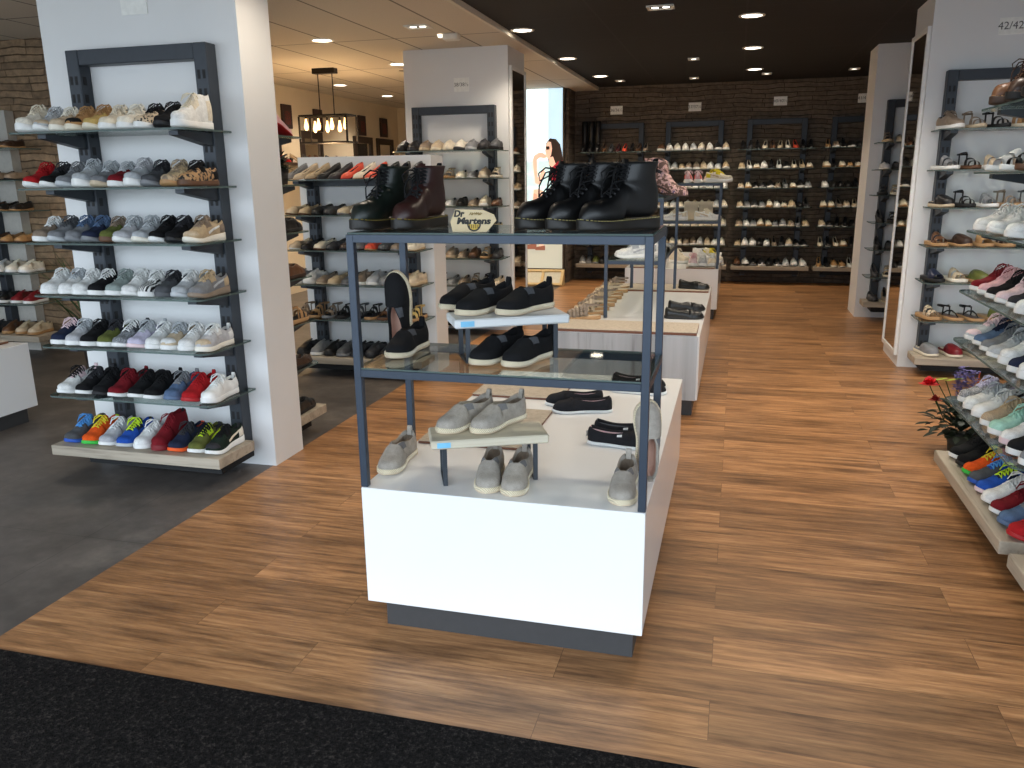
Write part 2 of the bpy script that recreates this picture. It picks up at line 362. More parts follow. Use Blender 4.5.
def upper(mb, st, lo=False, mi=0, li=1):
    S = stations(st, 14 if not lo else 5, lo); T = TL if lo else TS
    rows = [[P(st, s, t) for t in T] for s in S]
    def mf(i, j):
        tm = (T[j]+T[j+1])/2; sm = (S[i]+S[i+1])/2
        return li if .395 < tm < .605 and st['o0']-.001 <= sm < st['o1']+.003 else mi
    mb.grid(rows, mi, True, False, mf)
def sole(mb, st, lo=False, mi=0, bi=None, top=False, ti=0):
    n = 12 if lo else 22; rows = []
    bi = mi if bi is None else bi
    for k in range(n+1):
        s = .5-.5*math.cos(PI*k/n); s = min(max(s, .0008), .9992)
        w = Wd(st, s)+.0005; f = st['flare']; cx = Cx(st, s); y = Yy(st, s); zb = Zb(st, s); zt = Zs(st, s); y += (s-.5)*.006
        th = zt-zb
        pr = [(-w*.93, zb), (-w*f, zb+min(.004, th*.25)), (-w*f, zb+th*.35), (-w*(f*.5+.51), zt-.002), (-w*.985, zt), (w*.985, zt), (w*(f*.5+.51), zt-.002), (w*f, zb+th*.35), (w*f, zb+min(.004, th*.25)), (w*.93, zb)]
        rows.append([Vector((cx+x, y, z)) for x, z in pr])
    def mf(i, j): return bi if j in (0, 1, 7, 8, 9) else (ti if j == 4 else mi)
    mb.grid(rows, mi, True, True, mf)
    mb.add(rows[0], [list(range(10))], mi); mb.add(rows[-1], [list(range(10))], mi)
def patch(mb, st, s0, s1, t0, t1, off=.0016, ns=6, nt=6, mi=0):
    """a panel lying on the upper; t0/t1 may be functions of s"""
    rows = []
    f0 = t0 if callable(t0) else (lambda s: t0); f1 = t1 if callable(t1) else (lambda s: t1)
    for i in range(ns+1):
        s = s0+(s1-s0)*i/ns; r = []
        for j in range(nt+1):
            t = f0(s)+(f1(s)-f0(s))*j/nt; p = P(st, s, t); e = .004
            ds = P(st, min(s+e, 1), t)-P(st, max(s-e, 0), t); dt = P(st, s, min(t+e, 1))-P(st, s, max(t-e, 0)); n = ds.cross(dt)
            if n.length < 1e-12: n = Vector((0, 0, 1))
            n.normalize()
            c = Vector((Cx(st, s), Yy(st, s)+(.02 if s < .1 else (-.02 if s > .93 else 0)), Zs(st, s)+.012))
            if n.dot(p-c) < 0: n = -n
            edge = i in (0, ns) or j in (0, nt)
            r.append(p+n*(off if not edge else off*.2))
        rows.append(r)
    mb.grid(rows, mi, True)
def tongue_z(st, s): return (cr(st['h'], s)+.006 if s <= st['o0'] else cr(st['h'], st['o0'])+.006+(s-st['o0'])/(.64-st['o0'])*(st.get('tong', .086)-cr(st['h'], st['o0'])))
def tongue_pt(st, s, u):
    w = Wd(st, s)*.40; return Vector((Cx(st, s)+w*u, Yy(st, s)+.002, Zs(st, s)+tongue_z(st, s)-abs(u)**2*.010))
def tongue(mb, st, mi=0):
    rows = [[tongue_pt(st, .30+.34*i/8, -1+j/3) for j in range(7)] for i in range(9)]
    rows.append([p+Vector((0, .005, -.002)) for p in rows[-1]]); rows.append([p+Vector((0, .004, -.03)) for p in rows[-1]])
    mb.grid(rows, mi, True)
def laces(mb, st, r=.0026, n=5, bow=True, mi=0, s0=.335, s1=.565, seed=0):
    R = random.Random(seed); last = None
    for i in range(n):
        s = s0+(s1-s0)*i/(n-1)
        tl = .33 if s > st['o0'] else .40
        a = P(st, s, tl)+Vector((0, 0, .002)); b = P(st, s, 1-tl)+Vector((0, 0, .002)); m = tongue_pt(st, s, 0)+Vector((0, 0, .004))
        a2 = tongue_pt(st, s, -.75)+Vector((0, 0, .003)); b2 = tongue_pt(st, s, .75)+Vector((0, 0, .003))
        mb.tube([a, a2, m, b2, b], r, 5, mi)
        if last: mb.tube([last[0], m+Vector((0, -.004, .002)), b], r, 5, mi); mb.tube([last[1], m+Vector((0, -.004, .003)), a], r, 5, mi)
        last = (a, b)
    if bow:
        c = tongue_pt(st, s1+.02, 0)+Vector((0, 0, .007))
        for sg in (-1, 1):
            k = R.uniform(.8, 1.25)
            mb.tube([c, c+Vector((sg*.016, -.010, .005))*k, c+Vector((sg*.032, -.018, -.003))*k, c+Vector((sg*.040, -.02, -.020))*k, c+Vector((sg*.030, -.012, -.012))*k, c+Vector((sg*.012, -.004, .002)), c], r, 5, mi)
            mb.tube([c, c+Vector((sg*.012, -.02, .003)), c+Vector((sg*.03, -.034, -.014)), c+Vector((sg*.04, -.038, -.034))], r, 5, mi)
def heel_tab(mb, st, mi=0):
    hc = cr(st['hc'], .95); z = Zs(st, .95)+hc; y = Yy(st, .975)
    rows = [[Vector((x*.009, y+.004-dy, z+dz)) for x in (-1, -.5, .5, 1)] for dy, dz in ((-.004, -.03), (-.002, -.008), (-.001, .008), (.003, .016), (.007, .014), (.010, .004), (.012, -.02))]
    mb.grid(rows, mi, True)

PROTO = {}   # style -> [(part name, mesh, [roles], parent part)]
def proto(key, *parts):
    PROTO[key] = [(nm, mb.mesh(key+'_'+nm, len(roles)), roles, par) for nm, mb, roles, par in parts]
def B(f, *a, **k):
    mb = MB(); f(mb, *a, **k); return mb
def sneaker_parts(st, n=5, extra=()):
    def eye(mb, m):
        hi = .60
        if m == 0: patch(mb, st, st['o0']+.006, hi, .22, .372, .002, 6, 4)
        else: patch(mb, st, st['o0']+.006, hi, .628, .78, .002, 6, 4)
    def cap(mb): patch(mb, st, .012, .17, .10, .90, .0016, 5, 10)
    def counter(mb, m):
        patch(mb, st, .78, .948, *((.02, .30) if m == 0 else (.70, .98)), .002, 6, 5)
    def stripes(mb, m):
        for k in range(3):
            a = .50+.055*k
            for lo, hi in (((.06, .26), (.74, .94))[m],):
                sh = (lambda q: q)
                rows = []
                patch(mb, st, a, a+.026, lo, hi, .0032, 2, 4)
    def wave(mb, m):
        for lo in (m,):
            f0 = lambda s: .05+.20*((s-.46)/.34)**1.6 if lo == 0 else 1-(.05+.20*((s-.46)/.34)**1.6)-.07
            patch(mb, st, .46, .80, f0, lambda s: f0(s)+.07, .0034, 10, 2)
    ps = [('upper', B(upper, st), ['upper', 'lining'], None), ('sole', B(sole, st), ['sole', 'outsole'], None)]
    # the two-tone sole uses slot 1 for the tread
    mb = MB(); sole(mb, st, False, 0, 1); ps[1] = ('sole', mb, ['sole', 'outsole'], None)
    ps.append(('tongue', B(tongue, st), ['trim'], None))
    for m in (0, 1): ps.append(('eyestay', B(eye, m), ['trim'], 'upper'))
    if 'cap' in extra: ps.append(('toe_cap', B(cap), ['cap'], None))
    for m in (0, 1): ps.append(('heel_counter', B(counter, m), ['counter'], None))
    if 'stripes' in extra: [ps.append(('side_stripes', B(stripes, m), ['mark'], 'upper')) for m in (0, 1)]
    if 'wave' in extra: [ps.append(('side_mark', B(wave, m), ['mark'], 'upper')) for m in (0, 1)]
    ps.append(('laces', B(laces, st, n=n), ['laces'], None))
    if 'tab' in extra: ps.append(('heel_tab', B(heel_tab, st), ['trim'], None))
    return ps
proto('court', *sneaker_parts(S_COURT, 5))
proto('courtcap', *sneaker_parts(S_COURT, 5, ('cap', 'tab')))
proto('stripes', *sneaker_parts(S_COURT, 5, ('stripes',)))
proto('runner', *sneaker_parts(S_RUN, 5, ('wave', 'cap')))
proto('runtab', *sneaker_parts(S_RUN, 5, ('cap', 'tab')))
proto('chunky', *sneaker_parts(S_CHUNK, 5, ('cap', 'wave')))
proto('hightop', *sneaker_parts(S_HIGH, 6, ('cap',)))

def gore(mb, st, m):
    a = st['o0']+.008
    patch(mb, st, a, a+.13, *((.24, .374) if m == 0 else (.626, .76)), .0012, 5, 4)
def stitch(mb, st, m, n=46):
    for side in (m,):
        for k in range(n):
            s = .02+.96*(k+.5)/n; w = Wd(st, s)*1.05; x = Cx(st, s)+(w if side else -w); z = Zs(st, s)-.004; y = Yy(st, s)
            mb.tube([(x, y-.0012, z-.006), (x*1.002, y+.0012, z+.004)], .0013, 4, 0)
proto('espadrille', ('upper', B(upper, S_ESP), ['upper', 'lining'], None), ('rope_sole', B(sole, S_ESP, False, 0, 1), ['sole', 'outsole'], None),
      ('elastic_gusset', B(gore, S_ESP, 0), ['trim'], 'upper'), ('elastic_gusset', B(gore, S_ESP, 1), ['trim'], 'upper'), ('sole_stitching', B(stitch, S_ESP, 0), ['stitch'], 'rope_sole'), ('sole_stitching', B(stitch, S_ESP, 1), ['stitch'], 'rope_sole'), ('heel_tab', B(heel_tab, S_ESP), ['upper'], None))
def seam(mb, st):
    patch(mb, st, .03, st['o0']-.01, .485, .515, .0018, 8, 2)
    patch(mb, st, .30, .318, .08, .92, .0018, 2, 12)
def starpatch(mb, st):
    z = Zs(st, .97); y = Yy(st, 1.0)
    mb.add([(-.016, y+.0035, z+.012), (.016, y+.0035, z+.012), (.016, y+.002, z+.034), (-.016, y+.002, z+.034)], [[0, 1, 2, 3]])
def sidelabel(mb, st): patch(mb, st, .46, .53, .26, .33, .003, 2, 2)
proto('alpargata', ('upper', B(upper, S_TOMS), ['upper', 'lining'], None), ('sole', B(sole, S_TOMS, False, 0, 1), ['sole', 'outsole'], None),
      ('toe_seam', B(seam, S_TOMS), ['upper'], 'upper'), ('side_label', B(sidelabel, S_TOMS), ['mark'], 'upper'), ('heel_patch', B(starpatch, S_TOMS), ['mark'], None))
def strapm(mb, st): patch(mb, st, .27, .335, .02, .98, .0026, 3, 14)
def apron(mb, st):
    for k in range(14):
        a = -PI*.1+PI*1.2*k/14; b = -PI*.1+PI*1.2*(k+1)/14
        q = lambda g: P(st, .20-.13*math.sin(g) if True else 0, .5-.24*math.cos(g))+Vector((0, 0, .0015))
        mb.tube([q(a), q(b)], .0018, 4, 0)
proto('moccasin', ('upper', B(upper, S_LOAF), ['upper', 'lining'], None), ('sole', B(sole, S_LOAF, False, 0, 1), ['sole', 'outsole'], None),
      ('penny_strap', B(strapm, S_LOAF), ['upper'], None), ('apron_seam', B(apron, S_LOAF), ['upper'], 'upper'))

def pump_heel(mb, st, mi=0, wide=.5):
    rows = []
    for u in (0, .25, .6, 1):
        w = .026*(1-u)+.026*wide*u; y0 = Yy(st, .83+.05*u); y1 = Yy(st, .985)-.006*u; z = Zb(st, .9)*(1-u)-.0*u+(.002 if u == 0 else 0)
        rows.append([(-w*.8, y0, z), (w*.8, y0, z), (w, (y0+y1)/2, z), (w*.6, y1, z), (-w*.6, y1, z), (-w, (y0+y1)/2, z)])
    mb.grid(rows, mi, False, True); mb.add(rows[-1], [list(range(6))], mi)
def pump_all(mb):
    upper(mb, S_PUMP, True, 0, 2); sole(mb, S_PUMP, True, 1); pump_heel(mb, S_PUMP, 1)
proto('pump', ('upper', B(upper, S_PUMP, True), ['upper', 'lining'], None), ('sole', B(sole, S_PUMP, True), ['sole'], None), ('heel', B(pump_heel, S_PUMP), ['sole'], None))

def foot_bed(mb, st=S_FOOT): sole(mb, st, True, 0, 1, True, 2)
def arc_tube(mb, st, s0, s1, z, r=.004, back=True):
    """ankle strap running round the heel"""
    pts = []
    for k in range(13):
        a = PI*k/12; w = Wd(st, s0)*.75
        pts.append((Cx(st, .8)-w*math.cos(a), Yy(st, s0)+(Yy(st, s1)-Yy(st, s0))*math.sin(a), Zs(st, s0)+z))
    rows = [[Vector(p)+Vector((0, 0, dz)) for p in pts] for dz in (-.006, .006)]
    mb.grid(rows, 0, True)
    pts2 = [(p[0]*.97, p[1]-.0025, p[2]) for p in pts]; mb.grid([[Vector(p)+Vector((0, 0, dz)) for p in pts2] for dz in (-.006, .006)], 0, True)
def front_loop(mb, st, s, z):
    pts = []
    for k in range(11):
        a = PI*k/10; w = Wd(st, .7)*.78
        pts.append(Vector((Cx(st, s)-w*math.cos(a), Yy(st, s+.14)-.04*math.sin(a)*1.0, Zs(st, s)+z+.012*math.sin(a))))
    mb.grid([[p+Vector((0, 0, dz)) for p in pts] for dz in (-.006, .006)], 0, True)
def side_straps(mb, st, s, z):
    for t in (-1, 1):
        w = Wd(st, s)*.86*t+Cx(st, s); w2 = Wd(st, s)*.75*t+Cx(st, .8); y = Yy(st, s)
        mb.grid([[Vector((w+(w2-w)*u+dx, y+dy, .02+(Zs(st, s)+z-.02)*u)) for u in (0, .5, 1)] for dx, dy in ((-.0015, -.006), (-.0015, .006), (.0015, .006), (.0015, -.006))], 0, False, False)
def band(mb, st, s0, s1): patch(mb, st, s0, s1, .0, 1.0, .002, 4, 16); patch(mb, st, s0, s1, .0, 1.0, -.001, 4, 16)
def thong(mb, st):
    a = P(st, .16, .5)*1; a.z = Zs(st, .16); top = P(st, .40, .5); top.z -= .012
    for t in (.02, .98):
        e = P(st, .62, t); m = (top+e)/2+Vector((0, 0, .012)); mb.tube([a, (a+top)/2+Vector((0, 0, .008)), top, m, e], [.004, .004, .006, .006, .005], 6, 0)
def sand(kind):
    bed = ('footbed', B(foot_bed), ['sole', 'outsole', 'insole'], None); ps = [bed]
    if kind in ('slide2', 'slide1'):
        ps.append(('strap', B(band, S_FOOT, .22, .36), ['upper'], None)); 
        if kind == 'slide2': ps.append(('strap', B(band, S_FOOT, .42, .55), ['upper'], None))
        else: ps[-1] = ('strap', B(band, S_FOOT, .20, .50), ['upper'], None)
    elif kind == 'gladiator':
        for a in (.18, .34): ps.append(('strap', B(band, S_FOOT, a, a+.07), ['upper'], None))
        mb = MB(); arc_tube(mb, S_FOOT, .68, .985, .075); front_loop(mb, S_FOOT, .62, .075); ps.append(('ankle_strap', mb, ['upper'], None))
        mb = MB(); 
        for t in (-1, 1):
            w = Wd(S_FOOT, .68)*.8*t; mb.box(w-.002, w+.002, Yy(S_FOOT, .70), Yy(S_FOOT, .75), .02, .10)
        ps.append(('side_strap', mb, ['upper'], None))
    elif kind == 'thong':
        ps.append(('thong_strap', B(thong, S_FOOT), ['upper'], None))
        mb = MB(); arc_tube(mb, S_FOOT, .62, .985, .06); front_loop(mb, S_FOOT, .56, .06); ps.append(('ankle_strap', mb, ['upper'], None))
        mb = MB(); side_straps(mb, S_FOOT, .62, .064); ps.append(('side_strap', mb, ['upper'], None))
    elif kind == 'clog':
        st = sty(**{**S_LOAF, 'o0': .5, 'L': .27, 'W': .046, 'o1': .955, 'thick': [(0, .018), (1, .026)],
                    'h': [(0, .03), (.06, .04), (.14, .048), (.24, .056), (.36, .064), (.5, .068), (1, .07)],
                    'hc': [(.5, .066), (.56, .05), (.62, .02), (.7, .012), (.9, .012), (1, .012)], 'wc': [(.5, .5), (.6, .85), (.9, .85), (.955, .6)]})
        ps = [('upper', B(upper, st), ['upper', 'insole'], None), ('sole', B(sole, st, True, 0, 1), ['sole', 'outsole'], None)]
    return ps
for k in ('slide1', 'slide2', 'gladiator', 'thong', 'clog'): proto(k, *sand(k))

# ---- small footwear for the far racks: one mesh each
def lo_shoe(st, lace=False, heel=False):
    mb = MB(); upper(mb, st, True, 0, 2); sole(mb, st, True, 1)
    if lace:
        rows = [[tongue_pt(st, .30+.34*i/3, -1+j) for j in range(3)] for i in range(4)]; mb.grid(rows, 3, True)
    if heel: pump_heel(mb, st, 1)
    return mb
def lo_proto(key, mb): PROTO[key] = [(None, mb.mesh(key, 4), ['upper', 'sole', 'lining', 'trim'], None)]
LOWK = dict(tong=.080, hc=[(.43, .068), (.52, .072), (.60, .072), (.70, .058), (.79, .05), (.88, .054), (.955, .058), (1, .057)], h=[(0, .024), (.06, .032), (.14, .038), (.24, .045), (.34, .056), (.43, .067), (1, .067)], wc=[(.43, .34), (.5, .42), (.58, .54), (.68, .68), (.78, .76), (.88, .78), (.955, .7)])
lo_proto('lo_sneaker', lo_shoe(sty(**LOWK), True)); lo_proto('lo_runner', lo_shoe(sty(**{**S_RUN, **LOWK}), True)); lo_proto('lo_loafer', lo_shoe(S_LOAF)); lo_proto('lo_pump', lo_shoe(S_PUMP, False, True))
lo_proto('lo_slip', lo_shoe(S_ESP)); lo_proto('lo_chunky', lo_shoe(S_CHUNK, True)); lo_proto('lo_high', lo_shoe(S_HIGH, True))
def lo_sandal():
    mb = MB(); sole(mb, S_FOOT, True, 1, 1, True, 2); 
    for a, b in ((.2, .34), (.42, .54)): patch(mb, S_FOOT, a, b, 0, 1, .002, 2, 8, 0)
    arc_tube(mb, S_FOOT, .62, .985, .07); side_straps(mb, S_FOOT, .62, .074); return mb
lo_proto('lo_sandal', lo_sandal())

# ---- lace-up boots
def boot_rows(L=.295, H=.185, W=.047, z0=.036, n3=7):
    rows = []; st = sty(L=L, W=W, toe=.17, heel=.13)
    hh = [(0, .030), (.06, .044), (.14, .052), (.24, .056), (.34, .066), (.42, .082), (.48, .100)]
    def ringv(s):
        h = cr(hh, s)*rnd_end(s, .08, .4); w = Wd(st, s)*.97; out = []
        for k in range(21):
            a = 2*PI*k/20; c, q = math.cos(a), math.sin(a)
            x = Cx(st, s)+w*math.copysign(abs(c)**.7, c); z = z0+(h*abs(q)**.78 if q > 0 else -.004*abs(q))
            out.append(Vector((x, Yy(st, s)+(z-z0)*.10*max(0, 1-s/.12), z)))
        return out[:20]
    for s in (0, .01, .03, .06, .10, .15, .21, .27, .33, .38, .43, .47): rows.append(ringv(s))
    pv = Vector((0, Yy(st, .50), z0+.106))
    for k in range(1, 8):
        f = -PI/2+PI/2*k/8; d = Vector((0, math.cos(f), math.sin(f)))
        rb = min((pv.z-z0)/max(1e-3, -d.z), (Yy(st, .985)-pv.y)/max(1e-3, d.y)); rb = min(rb, .165+.0*k)
        w = W*(.80-.10*k/8); mid = pv+d*(rb*.5+.003); half = rb*.5-.003; out = []
        for j in range(20):
            a = 2*PI*j/20; c, q = math.cos(a), math.sin(a)
            out.append(mid-d*half*math.copysign(abs(q)**.8, q)+Vector((w*math.copysign(abs(c)**.7, c), 0, 0)))
        rows.append(out)
    def hz(z, yf, yb, w):
        mid = (yf+yb)/2; hf = (yb-yf)/2
        return [Vector((w*math.copysign(abs(math.cos(2*PI*j/20))**.8, math.cos(2*PI*j/20)), mid-hf*math.copysign(abs(math.sin(2*PI*j/20))**.8, math.sin(2*PI*j/20)), z)) for j in range(20)]
    yb = Yy(st, .975); zt = z0+H
    for k in range(n3):
        u = k/(n3-1); rows.append(hz(pv.z+(zt-pv.z)*u+.002, pv.y+.004+.012*u, yb-.007+.006*u-.007*math.sin(PI*u), .038+.005*u))
    a, b = pv.y+.016, yb-.002
    rows.append(hz(zt+.003, a+.002, b-.002, .041)); rows.append(hz(zt-.002, a+.006, b-.006, .037)); rows.append(hz(zt-.08, a+.012, b-.012, .031))
    return rows, st, pv, zt
def make_boot(key, L=.295, H=.185):
    rows, st, pv, zt = boot_rows(L, H); n = len(rows); up = MB()
    up.grid(rows, 0, True, True, lambda i, j: 1 if i >= n-2 else 0); up.add(rows[-1], [list(range(20))], 1)
    # outsole with welt
    so = MB(); s2 = sty(L=L+.008, W=.0485, thick=[(0, .030), (.5, .030), (1, .036)], spring=.006, flare=1.03, toe=.17); sole(so, s2, False, 0, 0)
    gr = MB()
    for k in range(1, 5):
        pass
    we = MB(); pts = []
    for k in range(61):
        q = k/60; s = abs(1-2*q); s = .5-.5*math.cos(PI*s) if False else s
        sg = -1 if q < .5 else 1; s = max(.001, min(.999, s)); pts.append((s, sg))
    for a in range(60):
        s, sg = pts[a]; s_b, sg_b = pts[a+1]
        w = Wd(s2, s)*1.015; w2 = Wd(s2, s_b)*1.015
        p = Vector((Cx(s2, s)+sg*w, Yy(s2, s), Zs(s2, s)+.0015)); q = Vector((Cx(s2, s_b)+sg_b*w2, Yy(s2, s_b), Zs(s2, s_b)+.0015))
        we.tube([p, p+(q-p)*.62], .0013, 4, 0)
    # toe cap seam, eyelets, laces
    la = MB(); ey = MB(); to = MB()
    front = []
    for k in range(8):
        u = k/7.
        if u < .42:
            s = .33+.15*(u/.42); st_h = cr([(0, .03), (.34, .066), (.42, .082), (.48, .1)], s); front.append(Vector((Cx(st, s), Yy(st, s)-.003, .036+st_h+.004)))
        else:
            v = (u-.42)/.58; front.append(Vector((0, pv.y+.001+.012*v, pv.z+.008+(zt-pv.z-.012)*v)))
    tr = [[p+Vector((x, .006*abs(x/.016)**2, -.003*abs(x/.016))) for x in (-.016, -.008, 0, .008, .016)] for p in front]
    tr.append([p+Vector((0, .002, .016)) for p in tr[-1]]); tr.append([p+Vector((0, .006, -.002)) for p in tr[-1]]); to.grid(tr, 0, True)
    for k, p in enumerate(front):
        wd = .023+.002*k/7
        for sg in (-1, 1):
            e = p+Vector((sg*wd, .010, -.004)); ey.tube([e+Vector((sg*-.002, -.003, 0)), e+Vector((sg*.001, -.0065, .001))], .0035, 6, 0)
            if k < 7:
                f = front[k+1]+Vector((-sg*wd, .008, -.004)); mid = (p+front[k+1])/2+Vector((0, -.006, .004)); la.tube([e+Vector((0, -.006, .002)), mid, f+Vector((0, -.006, .002))], .0026, 5, 0)
    c = front[-1]+Vector((0, -.012, -.012))
    for sg in (-1, 1):
        la.tube([c, c+Vector((sg*.02, -.026, .006)), c+Vector((sg*.034, -.044, -.012)), c+Vector((sg*.03, -.042, -.034)), c+Vector((sg*.012, -.02, -.02)), c], .0026, 5, 0)
        la.tube([c, c+Vector((sg*.014, -.03, -.01)), c+Vector((sg*.026, -.046, -.05)), c+Vector((sg*.022, -.05, -.085))], .0026, 5, 0)
    lp = MB(); y = Yy(st, .975)-.004; rowl = [[Vector((x, y+dy, zt+dz)) for x in (-.008, 0, .008)] for dy, dz in ((.004, -.03), (.006, .002), (.007, .010), (.005, .013), (.001, .010), (-.005, 0), (-.006, -.03))]; lp.grid(rowl, 0, True)
    cp = MB()
    R2, _, _, _ = rows, 0, 0, 0
    capr = []
    for i in range(1, 6): capr.append([p+Vector((0, -.0008, .0014 if p.z > .04 else 0)) for p in rows[i][0:11]])
    cp.grid(capr, 0, True)
    proto(key, ('upper', up, ['upper', 'lining'], None), ('outsole', so, ['sole'], None), ('welt_stitching', we, ['stitch'], 'outsole'), ('tongue', to, ['upper'], None),
          ('eyelets', ey, ['metal'], 'upper'), ('laces', la, ['laces'], None), ('heel_loop', lp, ['laces'], None))
make_boot('boot', .285, .163)
def bootie():
    rows, st, pv, zt = boot_rows(.25, .16, .038, .012); n = len(rows)
    for r in rows:
        for p in r:
            s = p.y/.25+.5; p.z += .06*max(0, min(1, (s-.3)/.5))
    up = MB(); up.grid(rows, 0, True, True, lambda i, j: 1 if i >= n-2 else 0); up.add(rows[-1], [list(range(20))], 1)
    st2 = sty(**{**S_PUMP, 'L': .25, 'thick': [(0, .014), (1, .008)]}); he = MB(); pump_heel(he, st2, 0, .7); so = MB(); sole(so, st2, True, 0)
    proto('bootie', ('upper', up, ['upper', 'lining'], None), ('sole', so, ['sole'], None), ('heel', he, ['sole'], None))
bootie()
def lo_boot(key, H):
    rows, st, pv, zt = boot_rows(.28, H, .042, .02, 4); n = len(rows); mb = MB(); rows = rows[0:12:2]+rows[12:19:2]+rows[19:]; n = len(rows)
    mb.grid([r[::2] for r in rows], 0, True, True, lambda i, j: 2 if i >= n-2 else 0); sole(mb, sty(L=.285, W=.043, thick=[(0, .022), (1, .03)], spring=0), True, 1); lo_proto(key, mb)
lo_boot('lo_boot', .14); lo_boot('lo_tallboot', .42)

# ---- colours by name
K = dict(white=(232, 232, 230), cream=(226, 216, 196), ivory=(236, 230, 216), beige=(200, 182, 156), sand=(190, 168, 136), tan=(176, 136, 92), taupe=(140, 124, 108), brown=(98, 66, 44),
         darkbrown=(58, 40, 30), black=(22, 22, 24), charcoal=(52, 52, 56), grey=(128, 130, 134), lightgrey=(186, 190, 194), darkgrey=(82, 84, 88), navy=(34, 42, 66), blue=(38, 84, 178), skyblue=(84, 150, 214),
         denim=(88, 110, 142), red=(176, 28, 34), darkred=(120, 22, 32), burgundy=(70, 26, 30), pink=(226, 178, 184), palepink=(232, 206, 210), lilac=(206, 200, 222), orange=(238, 92, 30), yellow=(226, 210, 60), lime=(200, 232, 50),
         green=(60, 190, 70), olive=(98, 104, 52), darkgreen=(24, 38, 30), mint=(170, 214, 196), gold=(196, 168, 104), silver=(190, 190, 194), coral=(226, 84, 60), gum=(170, 118, 70), cork=(178, 140, 98), greygreen=(150, 162, 158))
def kc(n): return rgb(*K[n])
def km(n, how='f'):
    if isinstance(n, bpy.types.Material): return n
    return fabric(kc(n)) if how == 'f' else (leather(kc(n)) if how == 'l' else plain('rubber_'+n, kc(n), .6, var=.04))
NAMES = dict(lightgrey='light grey', darkgrey='dark grey', darkred='dark red', palepink='pale pink', darkgreen='dark green', darkbrown='dark brown', skyblue='sky blue', greygreen='grey green')
def nm(n): return NAMES.get(n, n)
def cols(up, so='white', trim=None, lace=None, how='f', lining='charcoal', cap=None, counter=None, mark=None, outsole=None, insole=None, **x):
    trim = trim or up
    d = dict(upper=km(up, how), sole=km(so, 'r'), outsole=km(outsole or so, 'r'), trim=km(trim, how), laces=km(lace or trim, 'f'), lining=km(lining, 'f'), cap=km(cap or up, how),
             counter=km(counter or trim, how), mark=km(mark or trim, how), insole=km(insole or so, 'l'), stitch=km(x.get('stitch', 'cream'), 'f'), metal=km('black', 'r'))
    return d
def shoe(style, name, label, cat, loc, rot=0, c=None, group=None, scale=1.0, rx=None):
    r = (0, 0, rot) if rx is None else rx
    ps = PROTO[style]
    if len(ps) == 1:
        o = link(name, ps[0][1], [c[k] for k in ps[0][2]], None, loc, r, scale)
    else:
        o = empty(name, loc, r)
        if scale != 1: o.scale = (scale,)*3
        made = {}
        for pn, me, roles, par in ps:
            made[pn] = link(pn, me, [c[k] for k in roles], made[par] if par else o)
    return tag(o, label, cat, group)
ORD = ['first', 'second', 'third', 'fourth', 'fifth', 'sixth', 'seventh', 'eighth', 'ninth', 'tenth', 'eleventh', 'twelfth', 'thirteenth']
# ------------------------------------------------------------------ the shop shell
CZ, CZ2 = 2.80, 2.845
mb = MB(); mb.box(-2.44, 4.2, -.7, 13.0, -.06, 0); struct('floor', mb, wood_floor_mat())
mb = MB(); mb.box(-8.2, -2.44, -.7, 14.6, -.06, 0); struct('floor_dark_tiles', mb, tile_floor_mat())
mb = MB(); mb.box(-8.2, 4.2, -.69, 1.92, .0, .007); o = obj('entrance_mat', mb, carpet_mat()); tag(o, 'large black loop-pile entrance mat at the front of the wooden floor', 'mat')
mb = MB(); mb.box(-8.2, -2.1, -.7, 14.6, CZ, CZ+.12); struct('ceiling', mb, panel_ceiling_mat(rgb(208, 198, 182), rgb(116, 108, 98), .62, 1.85))
mb = MB(); mb.box(-2.07, 4.2, -.7, 13.0, CZ2, CZ2+.12); struct('ceiling_black', mb, panel_ceiling_mat(rgb(26, 23, 21), rgb(40, 37, 35), 1.2, 1.2))
mb = MB(); mb.box(-2.1, -2.07, -.7, 13.0, CZ, CZ2+.1); struct('trim_1', mb, plain('ceiling_edge', rgb(214, 206, 192), .6))
mb = MB(); mb.box(-3.3, 4.2, 12.66, 12.85, 0, 3.0); struct('wall_back', mb, stone_mat('xz', rgb(104, 93, 82)))
mb = MB(); mb.box(-7.9, -3.92, 6.3, 6.5, 0, 2.82); struct('wall_left_stone', mb, stone_mat('xz', rgb(150, 126, 100)))
mb = MB(); mb.box(-6.2, -6.0, 6.5, 14.4, 0, 2.82); struct('wall_left_cream', mb, BEIGE_WALL)
mb = MB(); mb.box(-6.2, -3.2, 14.3, 14.5, 0, 2.82); struct('wall_far_cream', mb, BEIGE_WALL)
mb = MB(); mb.box(-3.32, -3.3, 12.66, 14.4, 0, 2.82); struct('wall_far_side', mb, BEIGE_WALL)
mb = MB(); mb.box(4.2, 4.35, -.7, 13.0, 0, 3.0); struct('wall_right', mb, WHITE_WALL)
mb = MB(); mb.box(-8.3, -8.2, -.7, 6.4, 0, 2.9); struct('wall_left', mb, WHITE_WALL)
mb = MB(); mb.box(-8.3, 4.3, -.75, -.68, 2.6, 3.0); struct('wall_front_header', mb, SLATE_DK)
mb = MB(); mb.box(-30, 30, -40, -.72, -.12, -.02); struct('pavement', mb, plain('street_paving', rgb(150, 148, 144), .8))
mb = MB(); mb.box(-3.28, -2.43, 12.18, 12.66, 0, 3.0); struct('wall_stone_pier', mb, stone_mat('xz', rgb(104, 93, 82)))
